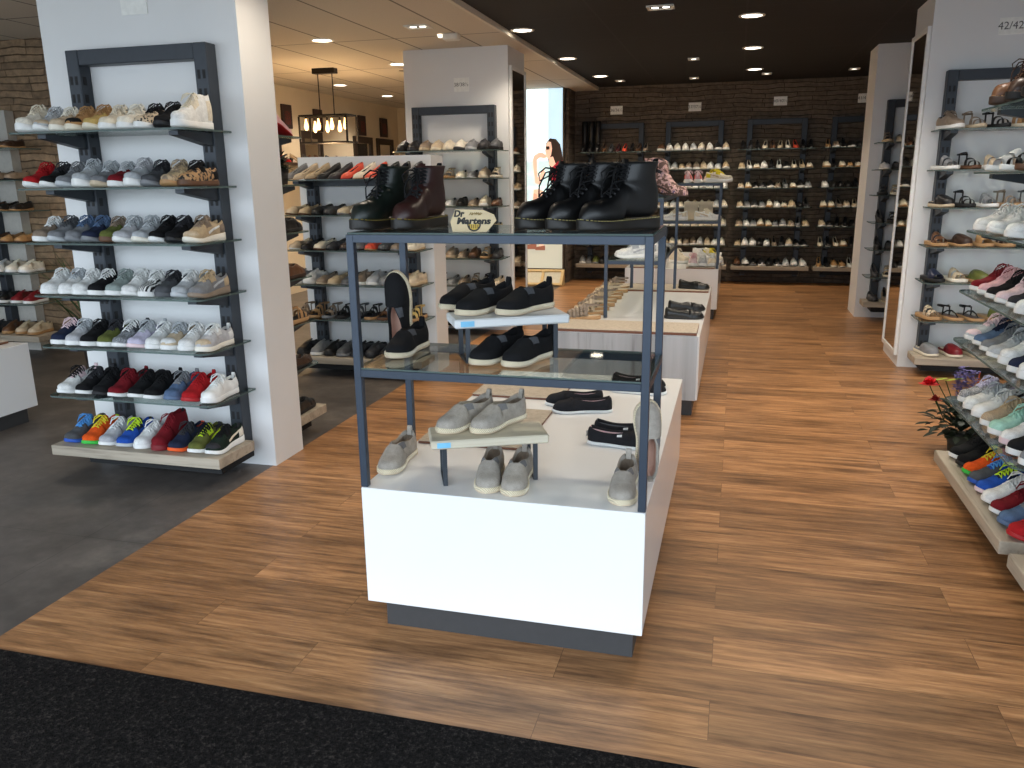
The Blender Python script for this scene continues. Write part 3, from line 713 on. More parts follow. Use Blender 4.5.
# right of the lightbox pier its flank
# columns
def column(name, x0, x1, y0, y1, top=2.85): mb = MB(); mb.box(x0, x1, y0, y1, 0, top); return struct(name, mb, WHITE_WALL)
column('pillar_front', -3.60, -2.42, 3.80, 4.10)
column('pillar_middle', -3.31, -2.22, 8.1, 8.75)
column('pillar_right', 1.346, 3.2, 7.13, 7.80, 2.9)
column('pillar_far_right', 1.33, 3.2, 9.65, 10.2, 2.9)
column('pillar_near_right', 1.44, 1.75, 2.0, 4.46, 2.9)
mb = MB(); mb.box(-3.46, -2.31, 6.13, 6.40, .0, 1.735); o = struct('partition_low', mb, WHITE_WALL)
mb = MB(); mb.box(-8.1, -6.40, 6.2, 6.297, 0, 2.2); struct('wall_left_rack_panel', mb, plain('pale_panel', rgb(196, 192, 184), .6))

# mirrors on the pillar flanks
def side_mirror(name, x, y0, y1, z0, z1, label, sgn):
    t = empty(name, (x, (y0+y1)/2, z0)); tag(t, label, 'mirror')
    d = .025*sgn; h = z1-z0; hw = (y1-y0)/2
    mb = MB(); mb.box(min(0, d), max(0, d), -hw, -hw+.035, 0, h); mb.box(min(0, d), max(0, d), hw-.035, hw, 0, h); mb.box(min(0, d), max(0, d), -hw+.035, hw-.035, 0, .035); mb.box(min(0, d), max(0, d), -hw+.035, hw-.035, h-.035, h)
    obj('frame', mb, plain('mirror_frame_white', rgb(232, 232, 230), .35), t)
    mb = MB(); a, b = .001*sgn, d*.7; mb.box(min(a, b), max(a, b), -hw+.034, hw-.034, .034, h-.034)
    obj('mirror_pane', mb, plain('mirror_silver', (.72, .72, .72), .03, 1.0, var=0), t)
side_mirror('tall_mirror', 1.345, 7.16, 7.77, .09, 2.62, 'tall white-framed mirror on the flank of the right pillar', -1)
side_mirror('tall_mirror', -2.219, 8.14, 8.72, .12, 2.62, 'tall narrow mirror on the flank of the middle pillar', 1)

# ------------------------------------------------------------------ wall racks
def rack(name, label, loc, rotz, px0, px1, sx0, sx1, zs, wood_z, depth=.37, top=2.235, box=True, detail=True, cat='shelf rack', group=None):
    """local x along the wall, local -y towards the customer, origin on the floor at the wall face"""
    t = empty(name, loc, (0, 0, rotz)); tag(t, label, cat, group)
    w, d = .075, .085
    for x in (px0, px1-w):
        mb = MB(); mb.box(x, x+w, -d, -.001, .10, top, 0, .004)
        if detail:
            z = .2
            while z < top-.09:
                mb.box(x+.014, x+.030, -d-.0012, -d+.01, z, z+.042, 1); mb.box(x+.044, x+.060, -d-.0012, -d+.01, z, z+.042, 1)
                s0 = x+w-.0005 if x == px0 else x-.0012
                mb.box(s0, s0+.0016, -d+.02, -d+.045, z, z+.042, 1); z += .088
        obj('upright', mb, [SLATE_DK, SLOT], t)
    mb = MB(); mb.box(px0+w, px1-w, -d+.004, -.002, top-.075, top, 0, .003); obj('top_bar', mb, SLATE_DK, t)
    for z in zs:
        mb = MB(); r = .05
        pts = [(sx0, -.012), (sx1, -.012)]
        for k in range(5): a = -k*PI/8; pts.append((sx1-r+r*math.cos(a), -depth+r+r*math.sin(a)))
        for k in range(5): a = -PI/2-k*PI/8; pts.append((sx0+r+r*math.cos(a), -depth+r+r*math.sin(a)))
        pts = pts[::-1]; n = len(pts)
        mb.add([(x, y, z-.009) for x, y in pts]+[(x, y, z) for x, y in pts], [list(range(n)), list(range(n, 2*n))[::-1]]+[[k, (k+1) % n, (k+1) % n+n, k+n] for k in range(n)], [0, 0]+[1]*n)
        gs = obj('glass_shelf', mb, [GLASS, GLASS_E], t)
        for x in (px0+.012, px1-w+.012):
            mb = MB(); mb.prism([(-d, z-.075), (-depth+.05, z-.03), (-depth+.05, z-.0105), (-d, z-.0105)], 'x', x, x+.05)
            obj('bracket', mb, SLATE_DK, gs)
    mb = MB(); mb.box(sx0-.01, sx1+.01, -depth-.01, -d-.001, wood_z-.055, wood_z, 0, .003); ws = obj('wooden_shelf', mb, GREYOAK, t)
    if box:
        mb = MB(); mb.box(px0, px1, -depth+.09, -.003, max(.02, wood_z-.12), wood_z-.056); obj('shelf_support', mb, SLOT, t)
    return t
def row(rk_loc, rotz, x0, x1, z, depth, items, rackname, shelfname, group, place='from the left', lo=False, jit=.06, yoff=.155, turn=0, scale=1.0):
    """items: list of (style, kind, cat, cols, colour phrase); spread from local x0 to x1"""
    n = len(items); p = (x1-x0)/n
    for k, it in enumerate(items):
        if it is None: continue
        style, kind, cat, c, ph = it
        lx = x0+p*(k+.5); ly = -depth+yoff+RND.uniform(-.006, .006)
        cx, sx = math.cos(rotz), math.sin(rotz)
        loc = (rk_loc[0]+lx*cx-ly*sx, rk_loc[1]+lx*sx+ly*cx, z+.0012)
        lab = f"{ph}, {ORD[k]} {place} on {shelfname} shelf of {rackname}"
        if len(lab.split()) > 16: lab = f"{ph.split(' with ')[0]}, {ORD[k]} {place} on {shelfname} shelf of {rackname}"
        shoe(style, kind, lab, cat, loc, rotz+turn+RND.uniform(-jit, jit), c, group, scale)
SHELF = ['top', 'second', 'third', 'fourth', 'fifth', 'sixth', 'bottom']
def sn(style, up, so='white', ph=None, kind='sneaker', how='f', **k):
    ph = ph or (f"{nm(up)} {kind.replace('_', ' ')} with {nm(so)} sole" if isinstance(up, str) else kind)
    return (style, kind, 'shoe', cols(up, so, how=how, **k), ph)
leo = pattern('leopard', kc('beige'), kc('black')); zeb = pattern('zebra', kc('white'), kc('black')); knit = pattern('knit', kc('lightgrey'), kc('charcoal')); camo = pattern('camo', kc('taupe'), kc('sand'))
snk = pattern('knit', kc('sand'), kc('taupe')); glit = pattern('knit', kc('silver'), kc('darkgrey')); animal = pattern('leopard', kc('white'), kc('brown')); spark = pattern('camo', kc('black'), kc('cork'))

# --- rack on the front pillar
Z7 = [1.80, 1.53, 1.26, .99, .72, .45]
loc = (-3.01, 3.80, 0)
rack('pillar_rack', 'dark steel rack with glass shelves of sneakers on the front white pillar', loc, 0, -.38, .457, -.52, .51, Z7, .172, .40, 2.217)
LEFT = [
 [sn('chunky', 'ivory', 'white', trim='cream'), sn('runner', 'lightgrey', 'white', cap='beige'), sn('court', 'beige', 'ivory', trim='ivory'), sn('courtcap', 'tan', 'cream', cap='black', ph='tan sneaker with black toe'), sn('runner', 'gold', 'cream', trim='tan'),
  sn('court', 'cream', 'white'), sn('courtcap', 'ivory', 'white'), sn('court', leo, 'white', trim='black', ph='leopard print sneaker with white sole'), sn('runner', 'black', 'black', mark='charcoal'), sn('hightop', 'white', 'white', trim='cream', ph='white and cream high-top sneaker')],
 [sn('runtab', 'red', 'white'), sn('runner', 'black', 'white', trim='charcoal'), sn('runner', 'grey', 'lightgrey'), sn('chunky', 'lightgrey', 'white'), sn('runtab', 'grey', 'beige', trim='lightgrey'), sn('court', 'darkred', 'white', trim='lightgrey'),
  sn('chunky', 'lightgrey', 'white', trim='silver'), sn('runner', 'darkgrey', 'grey', trim='charcoal'), sn('runner', camo, 'tan', ph='camouflage taupe sneaker'), sn('court', spark, 'brown', trim='black', ph='black and gold patterned sneaker')],
 [sn('courtcap', 'taupe', 'white', trim='lightgrey', lace='white'), sn('runner', 'grey', 'lightgrey', trim='darkgrey'), sn('runner', 'grey', 'grey', trim='denim'), sn('runner', 'navy', 'grey', trim='denim'), sn('court', 'olive', 'brown', trim='taupe'),
  sn('runtab', 'silver', 'white', trim='lightgrey'), sn('runtab', 'lightgrey', 'ivory'), sn('runner', 'black', 'white'), sn('runner', 'black', 'black', trim='charcoal'), sn('runner', 'sand', 'ivory', trim='taupe', mark='white', cap='beige')],
 [sn('court', 'white', 'white'), sn('court', 'white', 'white', trim='lightgrey'), sn('courtcap', 'white', 'white'), sn('stripes', 'black', 'white', mark='white', lace='white', ph='black sneaker with white side stripes'), sn('court', 'greygreen', 'white'),
  sn('runner', 'white', 'white', mark='silver'), sn('court', zeb, 'white', trim='white', ph='zebra patterned sneaker'), sn('court', 'darkgrey', 'darkgrey', trim='charcoal'), sn('runtab', 'lightgrey', 'lightgrey', trim='white'), sn('runner', 'grey', 'taupe', trim='sand', mark='lightgrey')],
 [sn('court', 'navy', 'white', trim='navy', lace='palepink', mark='white'), sn('court', 'silver', 'white', trim='lightgrey'), sn('court', 'black', 'white'), sn('court', 'olive', 'white', trim='charcoal'), sn('runtab', knit, 'white', lace='white', trim='darkgrey', ph='mottled grey knit sneaker'),
  sn('runtab', 'lilac', 'palepink', trim='lightgrey'), sn('court', 'white', 'white', counter='mint'), sn('courtcap', 'beige', 'white', trim='lightgrey', cap='white'), sn('court', 'white', 'white', trim='white', counter='silver'), sn('courtcap', 'silver', 'ivory', trim='white', cap='beige')],
 [sn('runtab', 'white', 'white', trim='palepink', lace='black'), sn('runtab', 'black', 'white', trim='charcoal'), sn('runner', 'black', 'black'), sn('runtab', 'darkred', 'white'), sn('runner', 'black', 'white', mark='black'), sn('runtab', 'black', 'white'),
  sn('runtab', 'denim', 'denim', trim='grey'), sn('runtab', 'red', 'red'), sn('courtcap', 'white', 'white', how='l')],
 [sn('runner', 'darkgrey', 'blue', trim='skyblue', lace='skyblue', mark='black', kind='futsal_shoe'), sn('runner', 'orange', 'green', lace='yellow', trim='orange', mark='white', lining='lime', counter='lime', kind='futsal_shoe'), sn('runner', 'silver', 'white', trim='lightgrey', lace='white', kind='futsal_shoe'),
  sn('runner', 'blue', 'lightgrey', lace='lime', trim='navy', mark='white', kind='futsal_shoe'), sn('court', 'white', 'white', counter='blue', lining='blue', kind='futsal_shoe'), sn('hightop', 'darkred', 'darkred', trim='darkred', kind='futsal_shoe'),
  sn('runner', 'navy', 'orange', trim='charcoal', lining='coral'), sn('runner', 'olive', 'white', trim='lime', lace='black', counter='charcoal'), sn('runner', 'darkgreen', 'white', cap='charcoal', counter='ivory', mark='cream', trim='black', lace='black')]]
for k, items in enumerate(LEFT):
    row(loc, 0, -.497, .497, (Z7+[.172])[k], .40, items, 'front pillar rack', SHELF[k], 'sneakers on the front pillar rack', jit=.05, yoff=.16)

# --- rack on the back of the front pillar (only its end shows)
loc = (-2.98, 4.10, 0)
rack('pillar_rack', 'steel rack with glass shelves on the hidden back of the front pillar', loc, PI, -.45, .45, -.50, .50, Z7, .165, .40)
BK = [('lo_pump', 'pump', 'pink', 'red'), None, ('lo_slip', 'loafer', 'black', 'black'), ('lo_slip', 'loafer', 'brown', 'darkbrown'), ('lo_sandal', 'sandal', 'tan', 'cork'), ('lo_loafer', 'loafer', 'darkbrown', 'black'), ('lo_slip', 'walking_shoe', 'black', 'black')]
for k, it in enumerate(BK):
    if it is None: continue
    for j, lx in enumerate((-.44, -.33)):
        st_, kd, u, s_ = it
        shoe(st_, kd, f"{nm(u)} {kd.replace('_', ' ')} at the shelf end behind the front pillar, {SHELF[k]} shelf, {'outermost' if j == 0 else 'second from end'}", 'shoe', (-2.98-lx, 4.10+.245, (Z7+[.165])[k]+.0012), PI+.1, cols(u, s_, how='l'), 'shoes behind the front pillar')

# --- low partition
ZP = [1.56, 1.29, 1.02, .75, .475]
loc = (-2.885, 6.13, 0)
rack('partition_rack', 'steel rack with glass shelves of flat shoes on the low white partition', loc, 0, -.47, .46, -.56, .57, ZP, .17, .36, 1.58)
def lo(style, kind, up, so, how='l', **k): return (style, kind, 'shoe', cols(up, so, how=how, **k), f"{nm(up)} {kind.replace('_', ' ')}")
PART = [[lo('pump', 'pump', a, b) for a, b in (('grey', 'black'), ('beige', 'tan'), ('sand', 'brown'), ('black', 'black'), ('charcoal', 'black'), ('coral', 'red'), ('cream', 'tan'), ('coral', 'cream'), ('black', 'black'), ('black', 'black'), ('darkgrey', 'black'))],
        [lo('lo_loafer', 'loafer', a, b) for a, b in (('beige', 'brown'), ('sand', 'brown'), ('black', 'black'), ('charcoal', 'black'), ('beige', 'grey'), ('cream', 'brown'), ('taupe', 'brown'), ('darkgrey', 'black'), ('black', 'black'), ('tan', 'brown'))],
        [lo('lo_loafer', 'loafer', a, b) for a, b in (('beige', 'white'), ('black', 'black'), ('cream', 'brown'), ('charcoal', 'black'), ('darkbrown', 'black'), ('grey', 'black'), ('coral', 'tan'), ('darkgrey', 'black'), ('taupe', 'grey'), ('cream', 'sand'))],
        [lo(s, kd, a, b) for s, kd, a, b in (('lo_sneaker', 'walking_shoe', 'grey', 'white'), ('lo_sneaker', 'walking_shoe', 'white', 'white'), ('lo_loafer', 'walking_shoe', 'taupe', 'beige'), ('lo_loafer', 'walking_shoe', 'sand', 'beige'), ('lo_loafer', 'walking_shoe', 'darkgrey', 'grey'), ('lo_sneaker', 'walking_shoe', 'taupe', 'white'), ('lo_sneaker', 'walking_shoe', 'lightgrey', 'white'), ('lo_sneaker', 'walking_shoe', 'grey', 'grey'), ('lo_sneaker', 'walking_shoe', 'tan', 'cream'), ('lo_sneaker', 'walking_shoe', 'beige', 'sand'))],
        [lo('lo_sandal', 'sandal', a, b) for a, b in (('taupe', 'brown'), ('tan', 'cork'), ('taupe', 'grey'), ('black', 'black'), ('darkgrey', 'black'), ('black', 'cork'), ('brown', 'brown'), ('black', 'black'), ('gold', 'cork'))],
        [lo('lo_sneaker', 'walking_shoe', a, b) for a, b in (('black', 'black'), ('grey', 'white'), ('black', 'black'), ('darkgrey', 'grey'), ('black', 'charcoal'), ('charcoal', 'black'), ('black', 'black'), ('black', 'black'), ('darkbrown', 'black'))]]
for k, items in enumerate(PART):
    row(loc, 0, -.54, .55, (ZP+[.17])[k], .36, items, 'low partition rack', SHELF[k] if k < 5 else 'bottom', 'flat shoes on the low partition rack', yoff=.15, turn=-.15 if k else -.35)

# --- middle pillar
ZM = [1.82, 1.555, 1.285, 1.03, .775, .505]
loc = (-2.77, 8.1, 0)
rack('pillar_rack', 'steel rack with glass shelves of comfort shoes on the middle white pillar', loc, 0, -.44, .43, -.55, .55, ZM, .20, .37, 2.25)
def mixrow(n, pal, styles, seed):
    R = random.Random(seed); out = []
    for k in range(n):
        s, kd = R.choice(styles); a, b = R.choice(pal); out.append(lo(s, kd, a, b))
    return out
PAL_C = [('black', 'black'), ('taupe', 'beige'), ('beige', 'cream'), ('cream', 'white'), ('darkgrey', 'grey'), ('charcoal', 'black'), ('sand', 'cork'), ('grey', 'lightgrey'), ('brown', 'darkbrown'), ('silver', 'white')]
MID0 = [lo('lo_sneaker', 'walking_shoe', a, b) for a, b in (('black', 'black'), ('black', 'charcoal'), ('taupe', 'beige'), ('beige', 'cream'), ('cream', 'cream'), ('ivory', 'charcoal'), ('grey', 'lightgrey'), ('charcoal', 'black'), ('darkgrey', 'black'))]
for k in range(7):
    items = MID0 if k == 0 else mixrow(9, PAL_C, [('lo_loafer', 'walking_shoe'), ('lo_sneaker', 'walking_shoe'), ('lo_sandal', 'sandal'), ('lo_slip', 'walking_shoe')], 40+k)
    row(loc, 0, -.54, .54, (ZM+[.20])[k], .37, items, 'middle pillar rack', SHELF[k], 'comfort shoes on the middle pillar rack', yoff=.155)

# --- back wall racks
ZB = [1.905, 1.64, 1.37, 1.10, .835, .56]
PALS = [[('black', 'black'), ('charcoal', 'black'), ('white', 'white'), ('grey', 'white'), ('sand', 'cream'), ('beige', 'cream'), ('navy', 'white'), ('brown', 'black')],
        [('ivory', 'white'), ('white', 'white'), ('cream', 'white'), ('lightgrey', 'white'), ('beige', 'cream'), ('taupe', 'white'), ('sand', 'white')],
        [('black', 'black'), ('charcoal', 'white'), ('white', 'white'), ('sand', 'cream'), ('beige', 'white'), ('cream', 'tan'), ('grey', 'white'), ('black', 'white'), ('taupe', 'cream')],
        [('black', 'black'), ('white', 'white'), ('cream', 'tan'), ('tan', 'cream'), ('beige', 'white'), ('black', 'white'), ('taupe', 'white')]]
BNAME = ['back wall rack beside lightbox', 'second back wall rack', 'third back wall rack', 'fourth back wall rack']
BST = [[('lo_sneaker', 'sneaker'), ('lo_pump', 'pump'), ('lo_loafer', 'loafer')], [('lo_sneaker', 'sneaker'), ('lo_runner', 'sneaker'), ('lo_slip', 'loafer')], [('lo_slip', 'loafer'), ('lo_loafer', 'loafer'), ('lo_sneaker', 'sneaker'), ('lo_pump', 'pump')], [('lo_loafer', 'loafer'), ('lo_slip', 'loafer'), ('lo_pump', 'pump')]]
for b, (x0, x1) in enumerate(((-2.20, -1.38), (-1.06, -.235), (.09, .905), (1.225, 2.05))):
    xm = (x0+x1)/2; loc = (xm, 12.66, 0); h = (x1-x0)/2
    rack('wall_rack', ['tall dark steel shoe rack on the stone wall beside the lightbox', 'tall dark shoe rack on stone wall behind the far white table', 'tall dark shoe rack in the open middle of the stone wall', 'tall dark shoe rack on stone wall next to the far right pillar'][b],
         loc, 0, -h, h, -h-.12, h+.12, ZB, .27, .37, 2.32, detail=False)
    n = 10
    for k in range(7):
        z = (ZB+[.27])[k]
        items = mixrow(n, PALS[b], BST[b], 100+b*10+k)
        if b == 0 and k == 0: items = [lo('lo_tallboot', 'tall_boot', 'black', 'black')]*3+[lo('lo_pump', 'pump', a, 'black') for a in ('brown', 'darkgrey', 'burgundy', 'coral', 'black', 'brown', 'taupe')]
        if b == 0 and k == 1: items = [lo('lo_pump', 'pump', a, 'black') for a in ('black', 'charcoal', 'silver', 'black', 'grey', 'cream', 'black', 'silver', 'black', 'charcoal')]
        if b == 0 and k == 6: items = [lo('lo_sneaker', 'sneaker', a, s_) for a, s_ in (('grey', 'white'), ('darkgrey', 'grey'), ('olive', 'grey'), ('black', 'black'), ('charcoal', 'white'), ('grey', 'white'), ('black', 'white'), ('darkgrey', 'white'), ('brown', 'black'), ('black', 'black'))]
        if b == 1 and k == 0: items = [lo('lo_sneaker', 'sneaker', a, 'white') for a in ('brown', 'white', 'ivory', 'white', 'lightgrey', 'cream', 'white', 'black', 'beige')]
        if b == 2 and k == 0: items = [lo('lo_pump', 'pump', a, 'black', ) for a in ('black', 'charcoal', 'black', 'cream', 'brown', 'beige', 'ivory', 'coral', 'black', 'black')]
        if b == 2 and k == 6: items = [lo('lo_sneaker', 'sneaker', a, s_) for a, s_ in (('brown', 'black'), ('white', 'black'), ('black', 'grey'), ('charcoal', 'white'), ('black', 'black'), ('black', 'white'), ('lightgrey', 'white'), ('white', 'grey'), ('white', 'white'))]
        row(loc, 0, -h-.10, h+.10, z, .37, items, BNAME[b], SHELF[k], 'shoes on the '+BNAME[b], yoff=.155, jit=.12)

# --- right pillar with sandals
ZR = [1.86, 1.57, 1.295, 1.005, .735, .44]
loc = (1.94, 7.13, 0)
rack('pillar_rack', 'steel rack with glass shelves of sandals on the right white pillar', loc, 0, -.47, .47, -.53, .60, ZR, .155, .36, 2.29)
sd = lambda st_, kd, a, b, **k: (st_, kd, 'sandal', cols(a, b, how='l', **k), f"{nm(a)} {kd.replace('_', ' ')}" if isinstance(a, str) else f"spotted {kd.replace('_', ' ')}")
RIGHT = [[sd('court', 'wedge_shoe', 'taupe', 'white'), sd('gladiator', 'strappy_sandal', 'taupe', 'beige', insole='beige'), sd('gladiator', 'strappy_sandal', 'black', 'black', insole='beige'), sd('slide2', 'sandal', 'tan', 'cream', insole='tan'), sd('slide1', 'slide_sandal', 'gold', 'cream'), sd('slide2', 'sandal', 'brown', 'cork')],
         [sd('slide2', 'slide_sandal', 'grey', 'white', insole='beige'), sd('gladiator', 'strappy_sandal', 'black', 'brown'), sd('slide2', 'sandal', 'beige', 'white', insole='tan'), sd('slide2', 'sandal', 'taupe', 'white', insole='tan'), sd('gladiator', 'strappy_sandal', 'brown', 'brown'), sd('slide2', 'sandal', 'black', 'black')],
         [sd('clog', 'clog', 'black', 'beige'), sd('gladiator', 'strappy_sandal', 'black', 'black'), sd('slide2', 'sandal', 'grey', 'white'), sd('gladiator', 'strappy_sandal', 'taupe', 'cork'), sd('gladiator', 'strappy_sandal', 'darkgrey', 'cork'), sd('slide2', 'sandal', 'black', 'black')],
         [sd('slide2', 'sandal', 'brown', 'cork'), sd('clog', 'clog', 'darkbrown', 'cork'), sd('slide1', 'slide_sandal', 'tan', 'cork'), sd('slide2', 'sandal', 'darkbrown', 'cork'), sd('slide1', 'slide_sandal', 'black', 'black'), sd('slide2', 'sandal', 'brown', 'brown')],
         [sd('slide1', 'slide_sandal', 'navy', 'black'), sd('slide2', 'slide_sandal', 'beige', 'ivory'), sd('clog', 'clog', 'olive', 'cork'), sd('slide1', 'slide_sandal', 'grey', 'ivory'), sd('slide2', 'sandal', 'darkred', 'black'), sd('clog', 'clog', 'black', 'black')],
         [sd('slide2', 'sandal', leo, 'cork', insole='cork'), sd('thong', 'thong_sandal', 'black', 'cork', insole='brown'), sd('thong', 'thong_sandal', 'black', 'cork', insole='darkbrown'), sd('slide1', 'slide_sandal', 'olive', 'cork'), sd('slide2', 'sandal', 'brown', 'cork'), sd('slide2', 'sandal', 'black', 'black')],
         [sd('clog', 'slipper', 'grey', 'cream'), sd('clog', 'slipper', 'darkred', 'cream'), sd('clog', 'slipper', 'brown', 'beige'), sd('clog', 'slipper', 'darkgrey', 'cream'), sd('clog', 'slipper', 'navy', 'cream')]]
for k, items in enumerate(RIGHT):
    row(loc, 0, -.52, .52, (ZR+[.155])[k], .36, items+[sd('slide2', 'sandal', ('tan', 'black', 'brown', 'charcoal', 'navy', 'tan', 'black')[k], 'cork')], 'right pillar rack', SHELF[k], 'sandals on the right pillar rack', yoff=.16, jit=.12, turn=.35, scale=1.06)

# --- far right pillar
ZF = [1.86, 1.59, 1.33, 1.05, .77, .48]
loc = (1.93, 9.65, 0)
rack('pillar_rack', 'steel rack with glass shelves half hidden on the far right pillar', loc, 0, -.47, .47, -.56, .56, ZF, .22, .36, 2.29, detail=False)
for k in range(7):
    items = mixrow(5, [('beige', 'cream'), ('black', 'black'), ('taupe', 'sand'), ('sand', 'cream'), ('charcoal', 'black'), ('silver', 'white')], [('lo_pump', 'pump'), ('lo_loafer', 'loafer'), ('lo_sandal', 'sandal')], 300+k)
    row(loc, 0, -.53, .10, (ZF+[.22])[k], .36, items, 'far right pillar rack', SHELF[k], 'shoes on the far right pillar rack', yoff=.15)

# --- stone corner rack, far left
ZL = [1.86, 1.59, 1.325, 1.05, .78, .50]
loc = (-6.62, 6.2, 0)
rack('wall_rack', 'shoe rack with glass shelves in the stone wall corner', loc, 0, -.47, .02, -.53, .58, ZL, .215, .36, 2.0, detail=False)
CR = [('darkbrown', 'tan'), ('taupe', 'black'), ('black', 'tan'), ('tan', 'brown'), ('ivory', 'white'), ('darkred', 'white'), ('beige', 'tan')]
for k in range(7):
    a, b = CR[k]; a2 = {4: 'white', 5: 'black'}.get(k, 'brown')
    items = [None, None]+[lo('lo_loafer' if k in (0, 1, 2, 3) else 'lo_sneaker', 'loafer' if k < 4 else 'sneaker', x, y) for x, y in ((a2, b), ('charcoal', 'black'), (a2, b), (a, b), (a, b))]
    row(loc, 0, -.52, .54, (ZL+[.215])[k], .36, items, 'stone corner rack', SHELF[k], 'shoes on the stone corner rack', yoff=.15, turn=.1)

# --- near right rack, shelves facing the aisle
ZN = [1.827, 1.551, 1.285, 1.0, .765, .465]
loc = (1.44, 3.815, 0); RZ = -PI/2
rack('aisle_rack', 'glass shelf rack facing the aisle, loaded with trainers, with brown boots on top', loc, RZ, -.45, .45, -.545, .545, ZN, .172, .385)
NR = {0: [('boot', 'lace_up_boot', 'boot', cols('brown', 'darkbrown', how='l', lace='darkbrown', stitch='tan'), 'brown leather lace-up boot'), ('boot', 'lace_up_boot', 'boot', cols('darkbrown', 'black', how='l', lace='black', stitch='brown'), 'dark brown lace-up boot'), ('boot', 'lace_up_boot', 'boot', cols('black', 'black', how='l'), 'black lace-up boot')],
      1: [sn('slide2', 'white', 'white', kind='sandal', how='l', insole='brown', ph='white sandal with brown insole'), sn('gladiator', 'black', 'white', kind='sandal', how='l', insole='brown', ph='black strap sandal'), sn('slide2', 'brown', 'brown', kind='sandal', how='l', ph='brown two-strap sandal')],
      2: [sn('stripes', 'white', 'white', mark='black', ph='white sneaker with black side stripes'), sn('runner', 'white', 'white', mark='black', ph='white sneaker with black wave mark'), sn('court', 'white', 'white')],
      3: [sn('runtab', 'darkred', 'white'), sn('runtab', 'pink', 'white'), sn('runner', 'black', 'white', mark='black'), sn('runtab', 'palepink', 'white'), sn('runner', 'charcoal', 'white'), sn('court', 'white', 'white'), sn('runner', 'black', 'white'), sn('court', 'pink', 'white')],
      4: [sn('runtab', 'lightgrey', 'white', trim='palepink', cap='palepink'), sn('runner', 'denim', 'white', trim='navy'), sn('runtab', 'grey', 'white', lace='grey'), sn('runner', 'lightgrey', 'white', mark='white'), sn('chunky', 'white', 'white', mark='white'), sn('court', 'navy', 'white', trim='white'), sn('chunky', 'white', 'white'), sn('court', 'white', 'white')],
      5: [sn('courtcap', glit, 'white', trim='lilac', ph='silver glitter sneaker'), sn('courtcap', 'white', 'white', cap='white', counter='charcoal', trim='lightgrey'), sn('court', 'white', 'white', how='l'), sn('court', snk, 'white', trim='sand', ph='beige snakeskin sneaker'), sn('courtcap', 'mint', 'white'), sn('court', 'white', 'palepink'), sn('court', 'black', 'white'), sn('court', 'grey', 'white')],
      6: [sn('runner', 'black', 'white', cap='black', mark='ivory', counter='ivory', kind='futsal_shoe'), sn('runner', 'black', 'black', kind='futsal_shoe'), sn('runner', 'orange', 'green', lace='yellow', trim='orange', mark='white', kind='futsal_shoe'), sn('runner', 'darkgrey', 'blue', trim='blue', lace='skyblue', mark='black', kind='futsal_shoe'),
          sn('runner', 'blue', 'palepink', lace='lime', trim='navy', mark='white', lining='orange', kind='futsal_shoe'), sn('runner', 'white', 'white', mark='red', trim='white', kind='futsal_shoe'), sn('runtab', 'darkred', 'white'), sn('runner', 'denim', 'denim', trim='grey'), sn('runtab', 'red', 'red')]}
for k, items in NR.items():
    x0, x1 = {0: (-.42, .2), 1: (-.5, .1), 2: (-.54, 0.12)}.get(k, (-.53, .53))
    row(loc, RZ, x0, x1, (ZN+[.172])[k], .385, items, 'aisle rack', SHELF[k], 'shoes on the aisle rack', place='from far end', jit=.03, yoff=(.115, .14, .14)[k] if k < 3 else .165, turn=.36, scale=1.0)
loc = (1.44, 2.60, 0)
rack('aisle_rack', 'second aisle rack of which only a wooden shelf corner shows', loc, RZ, -.45, .45, -.545, .545, [.45], .172, .385, 1.0)
shoe('court', 'sneaker', 'white sneaker on the wooden shelf corner of the second aisle rack', 'shoe', (1.20, 3.03, .1735), RZ+.3, cols('white', 'white'))
# ------------------------------------------------------------------ display tables
def table(name, label, x0, x1, y0, y1, z1, pl=.115, panel=None, top=None):
    t = empty(name, ((x0+x1)/2, (y0+y1)/2, 0)); tag(t, label, 'display table'); hx, hy = (x1-x0)/2, (y1-y0)/2
    mb = MB(); mb.box(-hx, hx, -hy, hy, pl, z1, 0, .002); obj('body', mb, WHITE_LAM, t)
    mb = MB(); mb.box(-hx+.045, hx-.035, -hy+.055, hy-.06, 0, pl-.0005); obj('plinth', mb, PLINTH, t)
    if panel: mb = MB(); mb.box(-hx-.001, hx-.012, -hy-.012, -hy-.0005, pl, z1-.004); obj('front_panel', mb, panel, t)
    return t
TX0, TX1, TY0, TY1, TZ = -1.18, -.222, 2.35, 4.12, .54
table('display_table', 'glossy white box display table nearest the entrance mat', TX0, TX1, TY0, TY1, TZ)
table('display_table', 'display table with grey weathered wood front behind the nearest table', -1.17, -.185, 5.26, 7.75, .55, .12, grain_mat(rgb(172, 174, 176), rgb(112, 110, 108), 'z', .35, 'weathered_wood'))
table('display_table', 'far white display table before the stone wall', -1.17, -.155, 9.12, 11.2, .56, .12)
table('display_table', 'white display table on the dark tiles near the stone corner rack', -5.55, -4.5, 1.95, 4.26, .53, .10)

